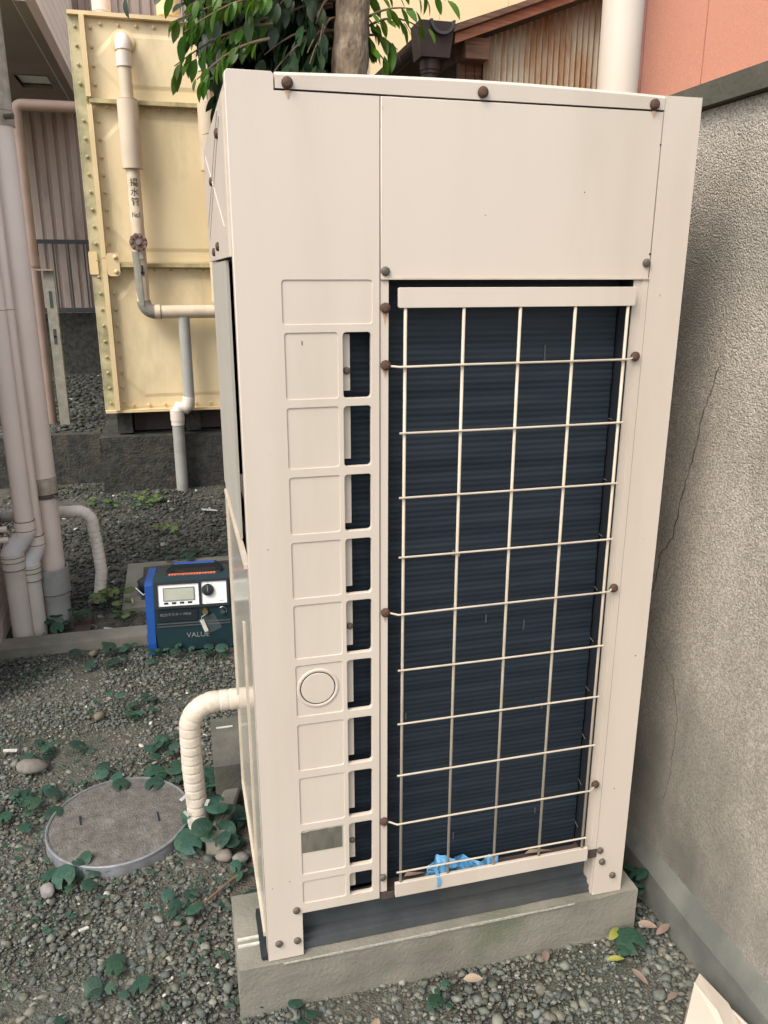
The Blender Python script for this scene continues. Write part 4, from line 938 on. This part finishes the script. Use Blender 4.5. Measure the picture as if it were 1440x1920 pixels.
# blue plastic scrap and dry leaves behind the guard
bm = bmesh.new(); nx, nz_ = 60, 24; G = []
for i in range(nx+1):
    rowv = []
    for k in range(nz_+1):
        u, v_ = i/nx, k/nz_; x = .345 + .165*u; hgt = .040 + .012*math.sin(u*5.5+.6) - .03*abs(u-.5)**1.5 + .006*mnoise.noise((u*14, 0, 3))
        fold = .007*math.sin(u*17 + 5*v_ + 3*mnoise.noise((u*4, v_*2, 1))) + .010*mnoise.noise((u*9, v_*6, 8)) + .004*mnoise.noise((u*26, v_*14, 4))
        z = .238 + hgt*v_ + .003*mnoise.noise((u*9, v_*4, 2)); y = .022 - .012*math.sin(v_*2.9) + fold
        rowv.append(bm.verts.new((x + .006*mnoise.noise((u*6, v_*5, 0)), max(.0, min(.040, y)), z)))
    G.append(rowv)
for i in range(nx):
    for k in range(nz_): bm.faces.new([G[i][k], G[i+1][k], G[i+1][k+1], G[i][k+1]])
t2 = root('plastic_scrap', 'crumpled bright blue plastic scrap caught behind the bottom of the wire guard', 'plastic scrap', (.42, .02, .236))
mk('sheet', bm, BLUEP, t2, smooth=True)
bm = bmesh.new(); P = [(.360, .004, .272), (.361, -.012, .268), (.364, -.0155, .255), (.362, -.016, .241)]
L_ = [(bm.verts.new((x-.004, y, z)), bm.verts.new((x+.004-.003*(i > 2), y-.0006, z))) for i, (x, y, z) in enumerate(P)]
for i in range(3): bm.faces.new([L_[i][0], L_[i][1], L_[i+1][1], L_[i+1][0]])
solid(bm, geom=bm.faces[:], thickness=.0006); mk('dangling_strip', bm, BLUEP, t2, smooth=True)
def dleaf(p, rz, L_, W_, m, label, tilt=(0, 0), grp=None):
    me = leafmesh(L_, W_, 6, .3, m, U(.05, .25)); o = put('fallen_leaf', me, None, p, (tilt[0], tilt[1], rz)); return tag(o, label, 'leaf', grp)
dleaf((.30, .030, .243), -1.3, .06, .012, DLEAF, 'curled brown leaf inside the guard left of the blue scrap')
dleaf((.58, .030, .243), -1.4, .11, .012, DLEAF, 'long brown leaf inside the guard right of the blue scrap')
dleaf((.62, -.02, .012), 2.8, .035, .010, DLEAF, 'small tan leaf on gravel below the right part of the concrete base', (.2, .1))

# ------------------------------------------------------------------ manhole lid
t = root('manhole_cover', 'round manhole cover with grey metal rim and dirty concrete infill', 'manhole cover', (-.34, .68, 0))
mk('rim', lathe(bmesh.new(), [(.195, -.03), (.193, .024), (.1905, .0275), (.1865, .0275), (.1855, .012)], (-.34, .68, 0), 64), LIDR, t, smooth=True)
bm = bmesh.new(); ctr = bm.verts.new((-.34, .68, .0245)); prev = None; rg = []
for j in range(1, 12):
    ring = []
    for k in range(56):
        a = k*2*PI/56; r_ = .1865*j/11; p = Vector((-.34+r_*math.cos(a), .68+r_*math.sin(a), .0245)); p.z += .0018*mnoise.noise(p*50) if j < 11 else 0; ring.append(bm.verts.new(p))
    rg.append(ring)
for k in range(56): bm.faces.new([ctr, rg[0][k], rg[0][(k+1) % 56]])
for j in range(10):
    for k in range(56): bm.faces.new([rg[j][k], rg[j+1][k], rg[j+1][(k+1) % 56], rg[j][(k+1) % 56]])
mk('infill', bm, LIDC, t, smooth=True)
mk('rim_line', lathe(bmesh.new(), [(.1935, .020), (.1935, .0262), (.1915, .0285), (.1895, .0285), (.1895, .020)], (-.34, .68, 0), 64), BOLTL, t, smooth=True)
for x, y in ((-.235, .665), (-.445, .70)): mk('lift_slot', xf(B(-.0025, .0025, -.02, .02, -.001, .0016), Matrix.Translation((x, y, .0255)) @ Matrix.Rotation(.15, 4, 'Z')), INNER, t)

# ------------------------------------------------------------------ beige cover left on the ground, lower right
t = root('loose_cover', 'loose beige plastic cover piece lying on gravel against the wall footing', 'cover', (.87, -.35, 0))
TP = {'a': (.868, -.214, .054), 'b': (.868, -.289, .060), 'c': (.835, -.42, .055), 'd': (.715, -.37, .045), 'p': (.897, -.191, .049), 'q': (.909, -.270, .049), 'r': (.880, -.43, .045)}
bm = bmesh.new(); tv = {k: bm.verts.new(v_) for k, v_ in TP.items()}; lv = {k: bm.verts.new((v_[0]+(.012 if k in 'pqr' else -.004), v_[1]+.004, v_[2]-.042)) for k, v_ in TP.items()}
for f_ in ('abcd', 'pqba', 'qrcb'): bm.faces.new([tv[k] for k in f_])
for e_ in ('da', 'ap', 'pq', 'qr', 'rc', 'cd'): bm.faces.new([tv[e_[0]], tv[e_[1]], lv[e_[1]], lv[e_[0]]])
for k in ('b',): bm.verts.remove(lv[k])
mk('cover_shell', bm, PAINT, t, .0025)
bm = bmesh.new(); box(bm, -.003, .003, -.035, .035, -.022, .012); mk('clip_flap', xf(bm, Matrix.Translation((.912, -.318, .036)) @ Matrix.Rotation(.22, 4, 'Z') @ Matrix.Rotation(.25, 4, 'Y')), PAINT, t, .001)
mk('ridge', T([TP['a'], TP['b'], TP['c']], .0022, 8), PAINT, t, smooth=True)

# ------------------------------------------------------------------ loose blocks, stones, scraps
o = mk('concrete_stick', xf(B(-.024, .024, -.12, .12, -.01, .040), Matrix.Translation((-.057, .615, 0)) @ Matrix.Rotation(-.28, 4, 'Z')), CONC, None, .006)
tag(o, 'broken concrete strip lying beside the rear base beam', 'concrete piece')
def rock(p, s, tint, label, seed):
    bm = bmesh.new(); bmesh.ops.create_icosphere(bm, subdivisions=2, radius=1)
    for v_ in bm.verts: v_.co *= 1 + .35*mnoise.noise(v_.co*1.3 + Vector((seed, 0, 0))); v_.co = Vector((v_.co.x*s[0], v_.co.y*s[1], v_.co.z*s[2]))
    me = bpy.data.meshes.new('stone'); bm.to_mesh(me); bm.free(); tint = tuple(c*.72 for c in tint); m = mat('stone_%d' % seed, tint, tuple(c*.7 for c in tint), 40, .85, .5, 120); me.materials.append(m)
    me.polygons.foreach_set('use_smooth', [True]*len(me.polygons))
    o = put('stone', me, None, p, (0, 0, seed)); return tag(o, label, 'stone')
rock((-.035, .225, .03), (.036, .022, .022), (.20, .19, .165), 'rough grey stone behind the front base beam end', 1)
rock((-.065, .475, .012), (.02, .025, .015), (.33, .29, .25), 'pinkish stone between concrete strip and manhole cover', 2)
rock((-.025, .455, .012), (.024, .018, .014), (.26, .25, .23), 'pale stone just right of the concrete strip end', 3)
rock((-.44, 1.29, .012), (.022, .018, .015), (.22, .19, .13), 'ochre stone in the middle of the left gravel', 4)
rock((-.50, .46, .012), (.024, .018, .014), (.36, .34, .32), 'pale grey stone in front left of the manhole cover', 5)
rock((-.62, 1.02, .02), (.05, .03, .018), (.24, .22, .19), 'flat grey stone at the left edge of the gravel', 6)
rock((-.50, 1.80, .012), (.02, .016, .012), (.26, .23, .18), 'tan stone in front of the kerb', 7)
rock((.02, 1.10, .01), (.02, .016, .014), (.30, .28, .26), 'small stone behind the rear base beam', 8)
for i, (x, y, a, s, lb) in enumerate(((-.565, 1.985, .6, .020, 'white paper scrap in gravel before the brown plate'), (-.53, 1.965+.03, .3, .022, 'white paper scrap nearest the kerb'), (-.46, 2.02, 0, .018, 'thin white scrap behind the kerb'),
                                     (-.40, .30, .5, .011, 'tiny white scrap on the gravel front left'), (.05, 3.75, .2, .05, 'pale scrap on dark gravel by the tank pipe foot'), (-.70, 1.13, .1, .02, 'pale blue scrap at the left picture edge'))):
    o = mk('scrap', xf(B(-s, s, -s*.35, s*.35, 0, .003), Matrix.Translation((x, y, .016)) @ Matrix.Rotation(a, 4, 'Z') @ Matrix.Rotation(.2, 4, 'Y')), PAPER, None)
    tag(o, lb, 'scrap')
dleaf((.765, -.045, .03), -1.0, 0.0540, 0.0112, YLEAF, 'yellow green leaf by the right end of the concrete base', (.1, .5))
dleaf((.74, -.085, .02), -1.7, 0.0396, 0.0080, YLEAF, 'small yellow leaf on gravel below the concrete base end', (.1, .1))
dleaf((.86, -.012, .025), -2.2, 0.0432, 0.0104, DLEAF, 'dry pinkish leaf at the base corner beside green leaves', (.2, .3))
dleaf((.885, -.05, .02), -1.2, 0.0540, 0.0096, DLEAF, 'dry brown leaf lying against the wall footing', (.1, .2))
dleaf((.78, -.12, .02), 3.4, 0.0468, 0.0080, DLEAF, 'narrow pinkish dry leaf on gravel right of centre', (.1, .2))
dleaf((.21, -.10, .02), 2.5, 0.0540, 0.0112, DLEAF, 'long dull dry leaf on gravel left of centre', (.15, -.3))
dleaf((.41, -.055, .022), -1.9, 0.0432, 0.0112, DLEAF, 'crumpled tan leaf at the foot of the concrete base', (.2, .2))
dleaf((.84, -.20, .02), 1.9, 0.0324, 0.0088, DLEAF, 'short brown leaf near the loose cover', (.1, .2))
dleaf((-.555, .65, .03), 2.6, 0.0360, 0.0112, DLEAF, 'pale dry leaf standing left of the manhole cover', (.5, .3))
o = mk('twig', T([(-.12, .32, .014), (-.05, .375, .02), (-.012, .40, .018)], .004, 7), TWIG, None); tag(o, 'thin dry twig near the front left of the unit', 'twig')

# ------------------------------------------------------------------ weeds
def kidney(Rd, m, n=18):
    bm = bmesh.new(); c = bm.verts.new((0, 0, 0)); ring = []; mid = []
    for k in range(n):
        a = -PI/2 + .28 + (2*PI-.56)*k/(n-1); r_ = Rd*(.95 + .10*math.cos(2*(a-PI/2)) + .06*math.cos(a-PI/2)) 
        mid.append(bm.verts.new((.55*r_*math.cos(a), .55*r_*math.sin(a)+Rd*.12, .06*Rd + .03*Rd*math.sin(3*a))))
        ring.append(bm.verts.new((r_*math.cos(a)*1.05, r_*math.sin(a)+Rd*.12, .02*Rd*math.sin(5*a) - .06*Rd)))
    for k in range(n-1):
        bm.faces.new([c, mid[k], mid[k+1]]); bm.faces.new([mid[k], ring[k], ring[k+1], mid[k+1]])
    me = bpy.data.meshes.new('leaf'); bm.to_mesh(me); bm.free(); me.materials.append(m)
    me.polygons.foreach_set('use_smooth', [True]*len(me.polygons)); return me
KL = [kidney(.026, WEED), kidney(.032, WEED), kidney(.020, WEED)]; KY = [kidney(.018, WEEDY), kidney(.024, WEEDY)]
wr = random.Random(11)
def weed(label, x, y, n, spread, hmax, sc=1, yellow=False, elong=1.0, sizes=None):
    t = root('leafy_weed', label, 'weed', (x, y, 0), 'round leaved weeds on the gravel'); bm = bmesh.new()
    for k in range(n):
        a = wr.uniform(0, 2*PI); r_ = spread*math.sqrt(wr.random()); px, py = x + r_*math.cos(a)*elong, y + r_*math.sin(a); pz = wr.uniform(.15, 1)*hmax*.8*(1 - .4*r_/max(spread, .01)) + .010
        tilt = wr.uniform(.0, .45); s = sc*wr.uniform(.55, 1.1)
        put('leaf', wr.choice(KY if yellow else KL), t, (px, py, pz), (tilt*wr.uniform(-.2, 1.3), wr.uniform(-.4, .4), wr.uniform(0, 2*PI) if wr.random() < .5 else wr.uniform(-.8, .8)), (s, s, s))
        tube(bm, [(x + (px-x)*.3, y + (py-y)*.3, 0), ((px+x)/2, (py+y)/2, pz*.6), (px, py, pz-.001)], .0013, 5)
    stuff(mk('stem', bm, WEED, t))
weed('large dark green weed clump at the foot of the taped pipe by the unit', -.085, .565, 26, .10, .14, 1.25)
weed('weed clump of big leaves growing along the back rim of the manhole cover', -.30, .885, 12, .10, .05, 1.1, elong=1.5)
weed('weed leaves squeezed against the front left rim of the manhole cover', -.43, .475, 9, .06, .04, 1.0, elong=1.6)
weed('weed patch left of the manhole cover', -.60, .80, 14, .10, .05, 1.0)
weed('weed patch at the left picture edge beyond the manhole cover', -.55, 1.08, 9, .09, .04, .9, elong=1.3)
weed('weed tuft left of the taped pipe by the unit', -.21, 1.03, 7, .05, .06, 1.0)
weed('weed patch in the middle of the gravel behind the manhole cover', -.36, 1.33, 12, .10, .05, .9, elong=1.2)
weed('low weed row in front of the kerb', -.46, 1.76, 12, .10, .045, .95, elong=1.8)
weed('weeds growing at the machine front corner', -.20, 1.70, 8, .07, .05, .85, elong=1.4)
weed('weeds under the machine front right side', -.03, 1.66, 8, .08, .05, .8, elong=1.4)
weed('large leaved weed clump around the open drain socket', -.63, 2.10, 15, .10, .10, 1.2)
weed('light green weeds hiding the end of the arched taped pipe', -.46, 2.28, 16, .09, .13, 1.2, True)
weed('yellowish weed tuft beside the drain slab corner', -.40, 2.13, 8, .05, .06, .9, True)
weed('bright weed patch at the foot of the tank plinth', -.47, 4.05, 26, .17, .08, 1.2, True, 1.5)
weed('small weed patch on the dark gravel before the tank', -.25, 3.35, 10, .10, .06, 1.1, True)
weed('weeds behind the drain slab', -.17, 2.92, 16, .15, .08, 1.1, elong=1.5)
weed('single round weed by the unit front left side', -.035, .40, 4, .03, .03, .95)
weed('round leaf weed behind the front base beam end', -.03, .275, 3, .02, .035, 1.1)
weed('weed pair at the right end of the front base beam', .80, -.058, 4, .035, .045, 1.0, elong=1.4)
weed('weed leaves between the unit foot and the wall footing', .905, .09, 7, .04, .11, 1.1)
weed('scattered small weed in the gravel front left', -.18, .30, 6, .07, .025, .8)
weed('small weed at the lower left of the gravel', -.42, -.02, 8, .10, .03, .8)
weed('small weed left of the front base beam', -.31, .12, 7, .08, .025, .8)
weed('tiny weed at the foot of the front base beam left end', .05, -.045, 4, .03, .02, .6)
weed('tiny weed below the middle of the front base beam', .36, -.09, 5, .05, .02, .65)
weed('weeds between the taped pipe and the rear base beam', -.085, .80, 14, .05, .09, 1.1)
# creeping small weeds
n = 3200; cx = rng.uniform(-1.0, .1, n); cy = rng.uniform(-.6, 4.4, n); k = keepout(cx, cy)
nv_ = np.array([mnoise.noise((a*3.1, b*3.1, 9)) for a, b in zip(cx, cy)]); k &= nv_ > .05; cx, cy = cx[k], cy[k]; n = len(cx)
V = []; Fq = []
for i in range(n):
    s = wr.uniform(.004, .011); a = wr.uniform(0, 6.28); ca, sa = math.cos(a)*s, math.sin(a)*s; z = wr.uniform(.010, .022); b0 = len(V)
    tl = wr.uniform(-.4, .4)*s
    V += [(cx[i]-ca, cy[i]-sa, z), (cx[i]+sa*.8, cy[i]-ca*.8, z+tl), (cx[i]+ca, cy[i]+sa, z+.003), (cx[i]-sa*.8, cy[i]+ca*.8, z-tl)]; Fq.append((b0, b0+1, b0+2, b0+3))
stuff(link('weeds', numesh('weeds', np.array(V), np.array(Fq), WEED), None))
